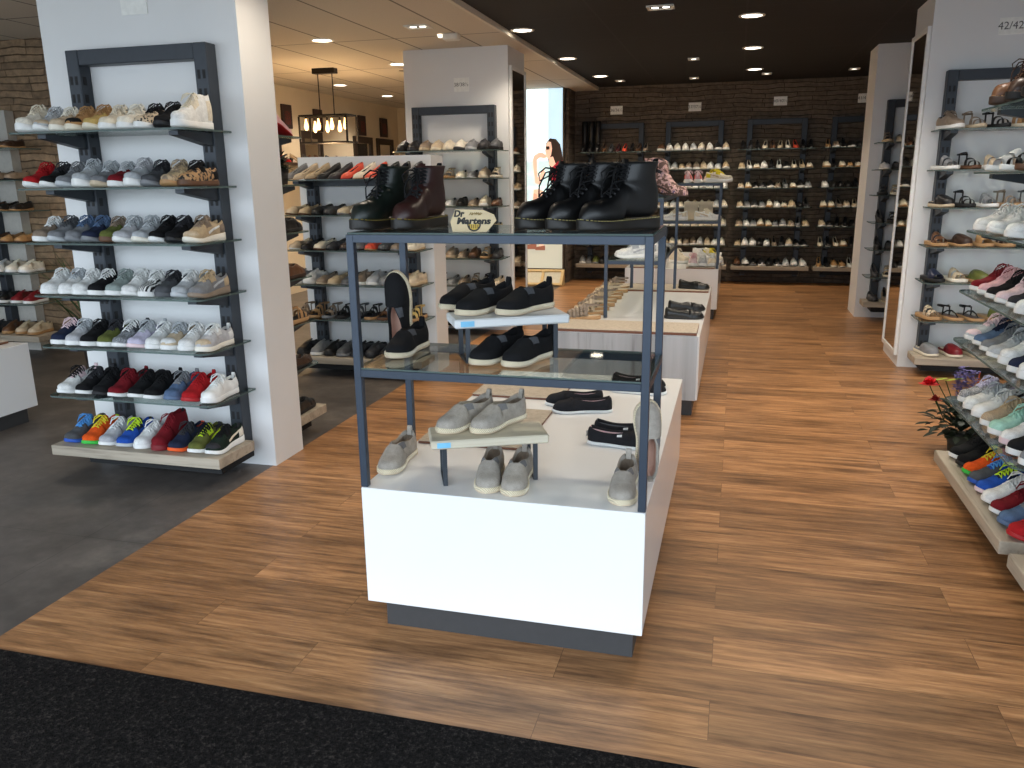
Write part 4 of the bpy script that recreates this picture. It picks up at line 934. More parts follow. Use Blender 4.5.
def frame_stand(name, label, x0, x1, y0, y1, z0, levels, top, b=.025, mat=None, glasses=()):
    t = empty(name, ((x0+x1)/2, (y0+y1)/2, z0)); tag(t, label, 'display stand'); hx, hy = (x1-x0)/2, (y1-y0)/2; mat = mat or SLATE
    for sx in (-1, 1):
        for sy in (-1, 1):
            mb = MB(); cx, cy = sx*(hx-b/2), sy*(hy-b/2); mb.box(cx-b/2, cx+b/2, cy-b/2, cy+b/2, .0008, top-z0, 0, .0015); obj('post', mb, mat, t)
    for z in list(levels)+[top]:
        zz = z-z0
        for sy in (-1, 1): mb = MB(); cy = sy*(hy-b/2); mb.box(-hx+b, hx-b, cy-b/2, cy+b/2, zz-b, zz, 0, .001); obj('rail', mb, mat, t)
        for sx in (-1, 1): mb = MB(); cx = sx*(hx-b/2); mb.box(cx-b/2, cx+b/2, -hy+b, hy-b, zz-b, zz, 0, .001); obj('rail', mb, mat, t)
        mb = MB(); f = [0, 0]+[1]*4; mb.add([(x, y, zz+q) for q in (.0005, .006) for x, y in ((-hx+.004, -hy+.004), (hx-.004, -hy+.004), (hx-.004, hy-.004), (-hx+.004, hy-.004))], [[3, 2, 1, 0], [4, 5, 6, 7], [0, 1, 5, 4], [1, 2, 6, 5], [2, 3, 7, 6], [3, 0, 4, 7]], f)
        obj('glass_shelf', mb, [GLASS_FR, GLASS_E], t)
    return t
frame_stand('display_stand', 'slate blue tubular frame with two glass shelves on the nearest white table', -1.182, -.222, 2.355, 2.80, TZ, [.950], 1.385)
frame_stand('display_stand', 'slate frame with glass shelves on the grey wood table', -.90, -.49, 5.84, 7.42, .55, [.965], 1.40)
frame_stand('display_stand', 'dark frame with glass shelves on the far white table', -1.12, -.16, 9.15, 9.6, .56, [1.07], 1.47)

def mat_slab(x0, x1, y0, y1, z, label, th=.012, wood=False):
    t = empty('display_mat', ((x0+x1)/2, (y0+y1)/2, z)); tag(t, label, 'display mat', None); hx, hy = (x1-x0)/2, (y1-y0)/2
    mb = MB(); mb.box(-hx, hx, -hy, hy, .0008, th*.8); obj('board', mb, plain('brown_board', rgb(120, 78, 58), .7), t)
    mb = MB(); mb.box(-hx, hx, -hy, hy, th*.8+.0002, th); obj('felt_top', mb, fabric(rgb(188, 176, 160)), t)
mat_slab(-1.165, -.74, 2.84, 3.37, TZ, 'grey felt display mat under the wooden riser on the nearest table')
mat_slab(-1.175, -.745, 3.57, 3.88, TZ, 'second felt display mat at the back of the nearest white table')
mat_slab(-1.16, -.205, 5.255, 5.62, .55, 'wide felt mat along the front edge of the grey wood table', .022)
mat_slab(-1.13, -.20, 7.30, 7.72, .55, 'felt mat at the back of the grey wood table', .018)
mat_slab(-.50, -.195, 9.14, 9.62, .56, 'small dark-edged mat under white sneakers on the far table', .014)
mat_slab(-1.085, -.78, 9.14, 9.9, .56, 'felt mat at the other corner of the far white table', .014)
mat_slab(-5.5, -4.62, 3.2, 4.22, .53, 'felt mat with brown edge on the table by the stone corner', .018)

def riser(name, label, cx, cy, z0, h, w, d, ang, top_mat):
    t = empty(name, (cx, cy, z0), (0, 0, ang)); tag(t, label, 'display riser')
    th = .030; mb = MB(); mb.box(-w/2, w/2, -d/2, d/2, h-th, h, 0, .005); tp = obj('top_plank', mb, top_mat, t)
    mb = MB(); mb.box(-w/2+.02, -w/2+.065, -d/2-.0012, -d/2+.001, h-th+.006, h-.006); obj('price_label', mb, plain('label_blue', rgb(120, 190, 226), .5), tp)
    for sx in (-1, 1):
        x = sx*(w/2-.045); mb = MB(); b = .0075
        for y in (-d/2+.018, d/2-.018): mb.box(x-b, x+b, y-b*.6, y+b*.6, .0012, h-th-.0005)
        mb.box(x-b, x+b, -d/2+.018+b*.6, d/2-.018-b*.6, .0012, .007); mb.box(x-b, x+b, -d/2+.018+b*.6, d/2-.018-b*.6, h-th-.007, h-th-.0005)
        obj('leg', mb, SLATE_DK, t)
PINE = grain_mat(rgb(216, 206, 184), rgb(196, 180, 152), 'x', .6, 'pale_pine')
PINE_W = grain_mat(rgb(226, 228, 228), rgb(206, 206, 204), 'x', .6, 'whitewashed_pine')
riser('wooden_riser', 'pale wooden riser on the white tabletop carrying grey slip-ons', -.79, 2.555, TZ, .165, .40, .17, .42, PINE)
riser('wooden_riser', 'whitewashed riser on the glass shelf carrying three black espadrilles', -.73, 2.615, .9575, .150, .39, .17, .50, PINE_W)

# ---- shoes on the nearest table
def esp(col, ph, x, y, z, rot, rx=None, trim=None, **k):
    LIN = plain('tan_insole', rgb(176, 140, 124), .7)
    c = cols(col, 'cream', trim=trim or 'darkgrey', lining='black' if col == 'black' else 'taupe'); c['sole'] = rope(rgb(222, 208, 178)); c['outsole'] = km('beige', 'r'); c['stitch'] = fabric(rgb(236, 226, 204))
    if rx is not None: c['lining'] = LIN
    if col == 'grey': c['upper'] = fabric(rgb(166, 158, 148)); c['trim'] = fabric(rgb(124, 122, 122))
    return shoe('espadrille', 'espadrille', ph, 'shoe', (x, y, z), rot, c, None, 1.0, rx)
G = 'rope-soled slip-on espadrilles'
esp('grey', 'single grey espadrille by the frame post on the nearest white table', -1.15, 2.60, TZ+.0012, .02)
esp('grey', 'grey espadrille on the wooden riser, on the side of the pine label', -.885, 2.60, TZ+.1662, -.42)
esp('grey', 'grey espadrille on the wooden riser, away from the pine label', -.77, 2.625, TZ+.1662, -.42)
esp('grey', 'grey espadrille standing flat below the riser, nearer its legs', -.77, 2.515, TZ+.0012, .15)
esp('grey', 'grey espadrille standing flat below the riser, nearer the table middle', -.672, 2.51, TZ+.0012, .06)
esp('grey', 'grey espadrille flat on the table beside the upright grey one', -.31, 2.515, TZ+.0012, .02)
o = esp('grey', 'grey espadrille standing upright on its heel at the table edge', -.262, 2.71, TZ+.139, 0, (math.radians(-97), 0, PI+.34))
for (x, y, rot, lab) in ((-.615, 3.42, -1.33, 'black canvas slip-on on the white table, front shoe of the pair with white heel patches'), (-.672, 3.53, -1.36, 'black canvas slip-on behind its partner with white heel patch, beside the felt mat'),
                         (-.385, 2.99, 1.46, 'black canvas slip-on with pale lining near the right frame post, front one'), (-.375, 3.085, 1.5, 'black canvas slip-on with pale lining near the right frame post, rear one'),
                         (-.41, 3.80, 1.5, 'black canvas slip-on at the back edge of the nearest table, front one'), (-.42, 3.90, 1.47, 'black canvas slip-on at the back edge of the nearest table, rear one')):
    c = cols('black', 'white', lining='palepink' if rot < 1.48 else 'grey', mark='white'); c['upper'] = fabric(rgb(34, 34, 38))
    shoe('alpargata', 'canvas_slip_on', lab, 'shoe', (x, y, TZ+.0012), rot, c)
ZS = .9575
esp('black', 'black espadrille lying flat in front of the upright black one', -1.10, 2.62, ZS, -.05)
esp('black', 'black espadrille standing upright on its heel on the glass shelf', -1.165, 2.745, ZS+.139, 0, (math.radians(-98), 0, PI-.1))
esp('black', 'black espadrille under the whitewashed riser, nearer the price label', -.755, 2.575, ZS, -.36)
esp('black', 'black espadrille under the whitewashed riser, farther from the price label', -.643, 2.57, ZS, -.36)
zr = ZS+.1512
esp('black', 'rearmost of three black espadrilles on the whitewashed riser', -.91, 2.74, zr, -.42)
esp('black', 'middle of three black espadrilles on the whitewashed riser', -.815, 2.635, zr, -.42)
esp('black', 'front one of three black espadrilles on the whitewashed riser', -.68, 2.665, zr, -.46)

# ---- boots on the upper glass
BZ = 1.392
def bt(col, cap, x, y, rot, lab, lace='black', stitch=(150, 132, 60), so='black'):
    c = cols(col, so, how='l', lace=lace, cap=cap); c['stitch'] = fabric(rgb(*stitch)); c['sole'] = plain('boot_sole', rgb(27, 23, 19), .5)
    for n_ in ('upper', 'cap', 'trim'): c[n_] = leather(kc(col), .4)
    c['cap'] = leather(kc(cap), .36)
    shoe('boot', 'lace_up_boot', lab, 'boot', (x, y, BZ), rot, c, None, 1.0)
K['bootgreen'] = (19, 27, 22); K['bootox'] = (50, 25, 22); K['bootblack'] = (10, 10, 11)
bt('bootgreen', 'bootblack', -1.145, 2.56, -.30, 'dark green leather lace-up boot at the corner of the upper glass')
bt('bootox', 'darkbrown', -1.02, 2.585, -.20, 'oxblood leather lace-up boot beside the dark green one')
bt('bootblack', 'bootblack', -.56, 2.60, -.82, 'black leather lace-up boot facing the cream sign, first of three', stitch=(190, 176, 120))
bt('bootblack', 'bootblack', -.45, 2.556, -.82, 'middle one of three black leather lace-up boots', stitch=(190, 176, 120))
bt('bootblack', 'bootblack', -.345, 2.512, -.82, 'black leather lace-up boot at the frame corner, last of three', stitch=(190, 176, 120))

def textmesh(txt, size, mat, name, parent, loc, rot, bold=0.0, shear=0.0, depth=.0006, align='CENTER', xs=1.0):
    cu = bpy.data.curves.new(name, 'FONT'); cu.body = txt; cu.size = size; cu.extrude = depth; cu.align_x = align; cu.align_y = 'CENTER'; cu.offset = bold; cu.shear = shear; cu.resolution_u = 3
    tmp = bpy.data.objects.new('tmp', cu); COL.objects.link(tmp); bpy.context.view_layer.update()
    me = bpy.data.meshes.new_from_object(tmp.evaluated_get(bpy.context.evaluated_depsgraph_get())); bpy.data.objects.remove(tmp)
    me.materials.clear(); me.materials.append(None)
    o = link(name, me, mat, parent, loc, rot, (xs, 1, 1)); return o
# cream brand tag
t = empty('brand_sign', (-.775, 2.405, BZ), (math.radians(-6), 0, .05)); tag(t, 'cream tag-shaped sign with black lettering between the boots', 'sign')
mb = MB(); pl = [(-.066, .0), (.042, .0), (.072, .034), (.064, .052), (.03, .066), (-.058, .068), (-.074, .03)]; mb.prism(pl, 'y', -.002, .002); obj('card', mb, plain('cream_card', rgb(206, 184, 144), .6), t)
INK = plain('black_ink', rgb(18, 16, 14), .6)
textmesh('Dr', .027, INK, 'lettering', t, (-.047, -.0026, .054), (PI/2, 0, 0), .0012, .15)
textmesh('Martens', .0265, INK, 'lettering', t, (.000, -.0026, .032), (PI/2, 0, 0), .0012, .15, xs=1.22)
textmesh('AirWair', .012, plain('gold_ink', rgb(120, 96, 30), .6), 'small_lettering', t, (.006, -.0026, .054), (PI/2, 0, 0), .0003, .3)
mb = MB()
for r0, r1, mi, yy in ((0, .017, 1, -.0022), (.017, .022, 0, -.0023)):
    vs = []; n = 14
    for k in range(n+1): a = PI+PI*k/n; vs += [(r0*math.cos(a)+.002, yy, .023+r0*math.sin(a)), (r1*math.cos(a)+.002, yy, .023+r1*math.sin(a))]
    mb.add(vs, [[2*k, 2*k+1, 2*k+3, 2*k+2] for k in range(n)], mi)
for k in range(5): mb.box(-.013+.0065*k, -.0105+.0065*k, -.0027, -.0023, .010, .022, 0)
obj('emblem', mb, [INK, plain('yellow_ink', rgb(206, 170, 60), .6)], t)

# ---- grey wood table
def lf(x, y, rot, lab, z=.5512): shoe('moccasin', 'moccasin', lab, 'shoe', (x, y, z), rot, dict(cols('black', 'black', how='l'), upper=leather(rgb(20, 19, 19), .3)))
lf(-.325, 5.92, 1.62, 'black leather moccasin on the grey wood table, nearer the front mat')
lf(-.33, 6.28, 1.66, 'black leather moccasin on the grey wood table, second from the front mat')
lf(-.335, 7.42, 1.30, 'black leather moccasin on the rear mat of the grey wood table', .5695)
def beaded(x, y, rot, lab, c):
    t = empty('beaded_sandal', (x, y, .5512), (0, 0, rot)); tag(t, lab, 'sandal', 'beaded sandals along the grey wood table')
    st = S_FOOT; cc = cols(c, 'cork', how='l', insole='beige')
    f = PROTO['slide2'][0]; link('footbed', f[1], [cc[k] for k in f[2]], t)
    R = random.Random(int(x*1000+y*100)); mb = MB()
    for a in (.16, .26, .36, .46, .56):
        for k in range(9):
            p = P(st, a, .05+.9*k/8)+Vector((R.uniform(-.002, .002), R.uniform(-.004, .004), .004)); r = R.uniform(.012, .020)
            rows = [[(p.x+r*math.sin(PI*i/4)*math.cos(2*PI*j/6), p.y+r*math.sin(PI*i/4)*math.sin(2*PI*j/6), p.z+r*math.cos(PI*i/4)) for j in range(6)] for i in range(5)]; mb.grid(rows, 0, True, True)
    obj('beaded_strap', mb, cc['upper'], t)
    mb = MB(); arc_tube(mb, st, .62, .985, .075); front_loop(mb, st, .56, .075); side_straps(mb, st, .62, .08); obj('ankle_strap', mb, cc['upper'], t)
bc = ['taupe', 'beige', 'taupe', 'sand', 'taupe', 'beige', 'sand', 'taupe']
for k in range(9):
    beaded(-1.04+.014*(k % 2), 5.74+.205*k*(1 if k < 6 else 1.0), -1.2, f"{nm(bc[k % 8])} beaded sandal, {ORD[k]} from front in the row on the grey wood table", bc[k % 8])
for k, (x, y) in enumerate(((-.70, 5.99), (-.69, 6.12))):
    shoe('runner', 'sneaker', ['white sneaker on the glass shelf of the grey table frame, front one', 'white sneaker on the glass shelf of the grey table frame, behind its partner'][k], 'shoe', (x, y, .9725), -1.45, cols('white', 'white', mark='silver', trim='lightgrey'))
shoe('chunky', 'sneaker', 'light grey chunky sneaker deeper on the glass shelf of the grey table frame', 'shoe', (-.68, 6.75, .9725), -1.3, cols('lightgrey', 'white', trim='silver'))
FLO = pattern('floral', rgb(92, 66, 58), rgb(196, 158, 152), rgb(84, 68, 108))
for k, (x, y, r) in enumerate(((-.47, 5.99, 1.25), (-.545, 6.14, 1.0))):
    cc = cols('pink', 'brown'); cc['upper'] = FLO; cc['sole'] = leather(kc('darkbrown'))
    shoe('bootie', 'ankle_boot', ['flowery heeled ankle boot on the grey table frame, toe toward aisle', 'flowery heeled ankle boot half hidden behind its partner'][k], 'boot', (x, y, 1.4075), r, cc, None, 1.15)
# ---- far white table
cc = cols('pink', 'white', trim='palepink', counter='coral')
for k, x in enumerate((-.53, -.425)): shoe('runtab', 'sneaker', ['pink sneaker seen from behind on the far frame, farther from aisle', 'pink sneaker seen from behind on the far frame, nearer the yellow pair'][k], 'shoe', (x, 9.40, 1.4765), PI, cc)
cc = cols('cream', 'white', trim='yellow', counter='yellow', mark='sand')
for k, (x, r) in enumerate(((-.27, -2.6), (-.20, 1.35))): shoe('chunky', 'sneaker', ['cream and yellow sneaker turned away on the far frame', 'cream and yellow sneaker pointing to the aisle on the far frame'][k], 'shoe', (x, 9.47 - .22*k, 1.4765), r, cc)
for k, x in enumerate((-.49, -.33)):
    mb = MB(); mb.box(-.075, .075, -.05, .05, 0, .19, 0, .002); b = obj('shoe_box', mb, plain('kraft_card', rgb(212, 200, 176), .7), None, (x, 9.5, 1.0768)); mb = MB(); mb.box(-.078, .078, -.053, .053, .165, .193); obj('lid', mb, plain('kraft_card', rgb(220, 208, 184), .7), b)
    tag(b, ['cream shoe box on the far frame, farther from aisle', 'cream shoe box on the far frame, nearer the aisle'][k], 'box')
for k, (x, y, r) in enumerate(((-.66, 9.3, -1.5), (-.30, 9.3, 1.45))): shoe('runner', 'sneaker', ['white sneaker pointing away from the shoe boxes on the far frame', 'white sneaker pointing to the aisle before the shoe boxes'][k], 'shoe', (x, y, 1.0768), r, cols('white', 'white', trim='cream', mark='beige'))
for k, (x, a) in enumerate(((-.44, 'palepink'), (-.335, 'lightgrey'), (-.23, 'cream'))): shoe('chunky', 'sneaker', f"{nm(a)} sneaker, {ORD[k]} in the row of three on the far table mat", 'shoe', (x, 9.34, .5745), 0, cols(a, 'white', trim='pink' if k == 0 else 'white'), 'row of three sneakers on the far table')
for k, (x, y, a) in enumerate(((-.36, 9.82, 'white'), (-.24, 9.85, 'cream'), (-.62, 9.75, 'cream'))): shoe('hightop', 'sneaker', ['white high-top sneaker behind the row of three on the far table', 'cream high-top sneaker at the aisle edge of the far table', 'cream high-top sneaker in the middle of the far table'][k], 'shoe', (x, y, .5612), .9, cols(a, 'white', trim='yellow' if k == 1 else a))

# ------------------------------------------------------------------ lightbox and wooden tray
t = empty('lightbox', (-2.80, 12.1, 0)); tag(t, 'tall glowing lightbox poster of a seated woman in a red dress', 'lightbox')
X0, X1, ZL0, ZL1 = -.305, .305, .215, 2.80
mb = MB(); f = .022
mb.box(X0-f, X0, -.035, .075, ZL0-f, ZL1+f); mb.box(X1, X1+f, -.035, .075, ZL0-f, ZL1+f); mb.box(X0, X1, -.035, .075, ZL1, ZL1+f); mb.box(X0, X1, -.035, .075, ZL0-f, ZL0); obj('frame', mb, plain('alu_frame', rgb(92, 84, 76), .4, .5), t)
mb = MB(); mb.box(X0, X1, .02, .07, .0, ZL0-f-.001); obj('base', mb, SLATE_DK, t)
def pu(u): return X0+(u-522)/(563-522)*(X1-X0)
def pv(v): return ZL1+(v-88)/(268-88)*(ZL0-ZL1)
mb = MB(); lay = [0]
def poly(pts, mi):
    lay[0] += 1; y = -.004-.0006*lay[0]; mb.add([(pu(u), y, pv(v)) for u, v in pts], [list(range(len(pts)))], mi)
mb.box(X0, X1, -.004, .06, ZL0, ZL1, 0)
poly([(548, 88), (563, 88), (563, 160), (548, 160)], 1); poly([(522, 158), (563, 158), (563, 200), (522, 200)], 2); poly([(522, 200), (563, 196), (563, 226), (522, 226)], 3); poly([(522, 226), (563, 226), (563, 268), (522, 268)], 4)
for v in (170, 184, 198, 212): poly([(522, v), (545, v), (545, v+1.5), (522, v+1.5)], 7)
poly([(546, 141), (550, 136), (556, 137), (560, 142), (562, 150), (563, 158), (563, 176), (556, 178), (552, 181), (549, 176), (550, 166), (548, 156)], 5)   # hair
poly([(545.5, 143), (548, 139), (551, 140), (552, 146), (551, 153), (548, 157), (546, 154), (545, 149)], 6)                                              # face
poly([(545.6, 144), (549.5, 144), (549.5, 147), (546.4, 147.4)], 5)                                                                                       # sunglasses
poly([(549, 155), (553, 154), (556, 162), (553, 166), (549, 162)], 6)
poly([(553, 164), (558, 159), (563, 158), (563, 190), (557, 190), (553, 187), (552, 176)], 8)                                                             # dress
for k in range(16): u = 554+((k*37) % 80)/10; v = 166+((k*53) % 220)/10; poly([(u, v), (u+.9, v), (u+.9, v+1.2), (u, v+1.2)], 9)
poly([(534, 153), (536, 151), (537, 156), (537, 166), (538.5, 181), (535, 181), (533, 166), (532.5, 157)], 6)
poly([(534, 154), (538, 150), (543, 150), (547, 153), (546, 156), (540, 155), (536, 158)], 6)
poly([(535, 180), (539, 182), (545, 170), (544, 164), (541, 170)], 6)
poly([(533, 187), (539, 186), (550, 192), (558, 190), (563, 190), (563, 200), (552, 200), (544, 205), (538, 206), (533, 196)], 6)                      # thigh
poly([(558, 186), (563, 176), (563, 186), (552, 196), (538, 199), (533, 201), (529, 208), (527.5, 206), (531, 198), (540, 194)], 10)                     # arm
poly([(533, 190), (537, 192), (538, 206), (537, 222), (535, 244), (530, 244), (532, 222), (532, 206)], 10)                                               # shin
poly([(539, 204), (545, 202), (546, 220), (543, 246), (539, 246), (540, 222)], 6)
poly([(523, 244), (536, 242), (536, 248), (524, 248)], 11); poly([(534, 246), (545, 244), (545, 249), (535, 249)], 11)
pc = [((226, 246, 250), 1.25), ((190, 220, 238), 1.1), ((196, 226, 226), .95), ((206, 214, 204), .85), ((196, 196, 180), .7), ((60, 44, 40), .25), ((236, 196, 172), .78), ((240, 244, 240), 1.0), ((168, 24, 50), .5), ((236, 190, 196), .7), ((222, 176, 150), .68), ((160, 104, 84), .45)]
obj('poster', mb, [emit(rgb(*c), s_) for c, s_ in pc], t)
t = empty('wooden_tray_stand', (-2.72, 11.62, 0), (0, 0, .05)); tag(t, 'slanted wooden floor frame with two pale panes below the lightbox', 'floor mirror')
mb = MB(); sl = math.radians(38)
def tilt(x, y, z): return (x, y*math.cos(sl)-z*math.sin(sl), y*math.sin(sl)+z*math.cos(sl)+.005)
def tbox(m, x0, x1, y0, y1, z0, z1, mi=0):
    q = MB(); q.box(x0, x1, y0, y1, z0, z1); m.add([tilt(*p) for p in q.v], q.f, mi)
W = .31
for a in ((-W, W, 0, .04), (-W, W, .28, .32)): tbox(mb, a[0], a[1], a[2], a[3], 0, .03)
for a in (-W, -.02, W-.04): tbox(mb, a, a+.04, .04, .28, 0, .03)
mb.prism([(.02, 0), (.26, 0), (.245, .19), (.235, .19)], 'x', -W, -W+.02); mb.prism([(.02, 0), (.26, 0), (.245, .19), (.235, .19)], 'x', W-.02, W); obj('frame', mb, plain('pine_wood', rgb(206, 180, 130), .6), t)
for a in (-W+.04, .02):
    mb = MB(); tbox(mb, a, a+.25, .04, .28, .004, .012); obj('pane', mb, plain('pale_pane', rgb(206, 204, 190), .2), t)

# ------------------------------------------------------------------ signs on walls
SIGN = plain('sign_card', rgb(240, 240, 236), .5)
def size_sign(x, y, z, w, h, txt, label, sz=.055):
    t = empty('size_sign', (x, y, z)); tag(t, label, 'sign'); mb = MB(); mb.box(-w/2, w/2, -.006, -.0005, -h/2, h/2); obj('card', mb, SIGN, t)
    if txt: textmesh(txt, sz, plain('grey_ink', rgb(90, 90, 92), .6), 'lettering', t, (0, -.0068, 0), (PI/2, 0, 0), 0, 0, .0004)
size_sign(-2.70, 8.1, 2.455, .155, .13, '38/38\u00bd', 'white size sign high on the middle pillar', .05)
size_sign(1.90, 7.13, 2.585, .215, .115, '42/42\u00bd', 'white size sign on the right pillar reading 42', .075)
size_sign(-3.0, 3.8, 2.435, .155, .11, '', 'blank white card at the top of the front pillar')
for k, (x, z) in enumerate(((-1.80, 2.51), (-.66, 2.52), (.52, 2.56), (1.63, 2.56))):
    size_sign(x, 12.655, z, .18, .12, ['36/36\u00bd', '37/37\u00bd', '40/40\u00bd', '41/41\u00bd'][k], ['dim size sign on the stone wall closest to the lightbox', 'size sign on the stone wall above the second back rack', 'bright size sign on the stone wall above the third back rack', 'size sign on the stone wall partly behind the far right pillar'][k], .06)

# ------------------------------------------------------------------ pictures, mirrors and chandelier of the back left room
for k, (y0, y1, z0, z1) in enumerate(((10.27, 10.52, 2.25, 2.56), (11.15, 11.40, 2.25, 2.56), (12.63, 12.89, 2.26, 2.57), (13.49, 13.77, 2.27, 2.58))):
    t = empty('wall_picture', (-5.999, (y0+y1)/2, z0)); tag(t, ['dark red wall picture nearest the front pillar', 'dark wall picture behind the chandelier', 'dark red wall picture beyond the chandelier', 'dark red wall picture nearest the middle pillar'][k], 'picture')
    h = (y1-y0)/2; mb = MB(); mb.box(0, .03, -h, h, 0, z1-z0, 0, .004); obj('canvas', mb, plain('dark_canvas', rgb(48, 30, 28), .6), t)
    mb = MB(); mb.box(.0302, .032, -h*.55, h*.55, .05, (z1-z0)*.72); obj('painted_motif', mb, pattern('camo', rgb(110, 30, 30), rgb(60, 40, 38)), t)
for k, (y0, y1) in enumerate(((9.62, 10.18), (10.72, 11.36), (12.42, 13.12), (13.31, 14.0))):
    t = empty('wall_mirror', (-5.999, (y0+y1)/2, 1.5)); tag(t, ['dark-framed square mirror nearest the front pillar', 'dark-framed square mirror behind the chandelier', 'dark-framed square mirror beyond the chandelier', 'dark-framed square mirror nearest the middle pillar'][k], 'mirror')
    h = (y1-y0)/2; mb = MB(); b = .10
    mb.box(0, .03, -h, -h+b, 0, .74); mb.box(0, .03, h-b, h, 0, .74); mb.box(0, .03, -h+b, h-b, .74-b, .74); mb.box(0, .03, -h+b, h-b, 0, b); obj('frame', mb, plain('dark_wood_frame', rgb(48, 36, 30), .5), t)
    mb = MB(); mb.box(0.002, .012, -h+b, h-b, b, .74-b); obj('mirror_pane', mb, plain('mirror_silver', (.72, .72, .72), .03, 1.0, var=0), t)
mb = MB(); mb.box(-5.998, -5.70, 9.5, 14.1, 1.76, 1.79); o = obj('wall_shelf', mb, plain('dark_wood_frame', rgb(60, 46, 38), .5)); tag(o, 'long dark wall shelf under the mirrors of the back left room', 'shelf')
for k in range(13):
    y = 9.65+.34*k; a = ['black', 'red', 'beige', 'charcoal', 'brown', 'black', 'tan'][k % 7]
    shoe('lo_pump', 'pump', f"{nm(a)} pump, {ORD[k]} from the front pillar on the long wall shelf", 'shoe', (-5.84, y, 1.7912), 1.3, cols(a, 'black', how='l'), 'pumps on the long wall shelf')
mb = MB(); mb.box(-5.35, -4.75, 14.26, 14.299, 0, 2.2); t = obj('dark_door', mb, plain('dark_door_paint', rgb(52, 46, 42), .5)); t.name = 'door_1'; tag(t, kind='structure')

t = empty('chandelier', (-4.65, 9.0, 1.98)); tag(t, 'dark wire-frame box chandelier with glowing bulbs hanging over the low partition', 'chandelier')
IRON = plain('black_iron', rgb(30, 26, 24), .5, .4)
W_, D_, H_ = .30, .13, .30; b = .009
mb = MB()
for z in (0, H_):
    for y in (-D_, D_): mb.box(-W_, W_, y-b, y+b, z-b, z+b)
    for x in (-W_, W_): mb.box(x-b, x+b, -D_+b, D_-b, z-b, z+b)
for x in (-W_, W_):
    for y in (-D_, D_): mb.box(x-b, x+b, y-b, y+b, b, H_-b)
mb.box(-W_, W_, -.012, .012, H_-.012, H_+.012); obj('frame', mb, IRON, t)
mb = MB(); mb.box(-.14, .14, -.05, .05, CZ-1.98-.06, CZ-1.98-.001, 0, .004); obj('canopy', mb, IRON, t)
for x in (-.09, .09): mb = MB(); mb.tube([(x, 0, H_+.01), (x, 0, CZ-1.98-.06)], .006, 6); obj('rod', mb, IRON, t)
for k in range(7):
    x = (-.25, -.20, -.09, -.04, .08, .12, .25)[k]; yy = (-.06, .06)[k % 2]; hgt = H_-.05 if k % 2 else H_-.03
    mb = MB(); mb.tube([(x, yy, H_), (x, yy, hgt)], .012, 8); so_ = obj('socket', mb, IRON, t)
    mb = MB(); mb.lathe([(.0, -.13), (.014, -.124), (.023, -.10), (.025, -.085), (.018, -.05), (.011, -.02), (.010, 0)], 12, (x, yy, hgt)); obj('bulb', mb, emit((1.0, .62, .26), 4), so_)

# ------------------------------------------------------------------ plants
def leafquad(mb, p, d, n, L, w, mi=0, curl=.2):
    d = Vector(d).normalized(); sd = d.cross(Vector(n)); 
    if sd.length < 1e-4: sd = d.cross(Vector((1, 0, 0)))
    sd.normalize(); up = sd.cross(d); rows = []
    for u, ww in ((0, .12), (.3, .9), (.6, 1.0), (.85, .5), (1, .04)):
        c = Vector(p)+d*(L*u)-up*(curl*L*u*u); rows.append([c-sd*w*ww, c+up*w*.15*ww, c+sd*w*ww])
    mb.grid(rows, mi, True)
LEAF = plain('leaf_green', rgb(44, 74, 36), .5, var=.25, ns=20); LEAF_D = plain('leaf_dark', rgb(26, 38, 24), .5, var=.25, ns=20); LEAF_Y = plain('leaf_yellow_green', rgb(160, 178, 60), .5, var=.2)
R = random.Random(5)
t = empty('potted_plant', (-2.60, 4.37, Z7[1]+.0012)); tag(t, 'small dark leafy potted plant on the shelf behind the front pillar', 'plant')
mb = MB(); mb.lathe([(0, 0), (.05, 0), (.062, .09), (.056, .09), (.052, .075), (0, .075)], 16); obj('pot', mb, plain('dark_pot', rgb(52, 46, 42), .6), t)
mb = MB()
for k in range(90):
    a = R.uniform(0, 2*PI); e = R.uniform(.1, 1.3); d = (math.cos(a)*math.cos(e), math.sin(a)*math.cos(e), math.sin(e)); r = R.uniform(.0, .10); leafquad(mb, (d[0]*r*.6, d[1]*r*.6, .07+R.uniform(0, .08)), (d[0], d[1], d[2]*.7), (0, 0, 1), R.uniform(.045, .08), .015, 0, .3)
obj('foliage', mb, LEAF_D, t)
t = empty('grass_plant', (-5.15, 5.6, 0)); tag(t, 'tall dark grass plant in a pot before the stone wall behind the front pillar', 'plant')
mb = MB(); mb.lathe([(0, 0.001), (.12, 0.001), (.15, .30), (.138, .30), (.13, .27), (0, .27)], 20); obj('pot', mb, plain('dark_pot', rgb(52, 46, 42), .6), t)
mb = MB()
for k in range(70):
    a = R.uniform(0, 2*PI); e = R.uniform(.95, 1.5); d = Vector((math.cos(a)*math.cos(e), math.sin(a)*math.cos(e), math.sin(e))); leafquad(mb, (R.uniform(-.06, .06), R.uniform(-.06, .06), .26), d, (-d.x, -d.y, .3), R.uniform(.5, .85), .009, 0, .25)
obj('blades', mb, LEAF, t)
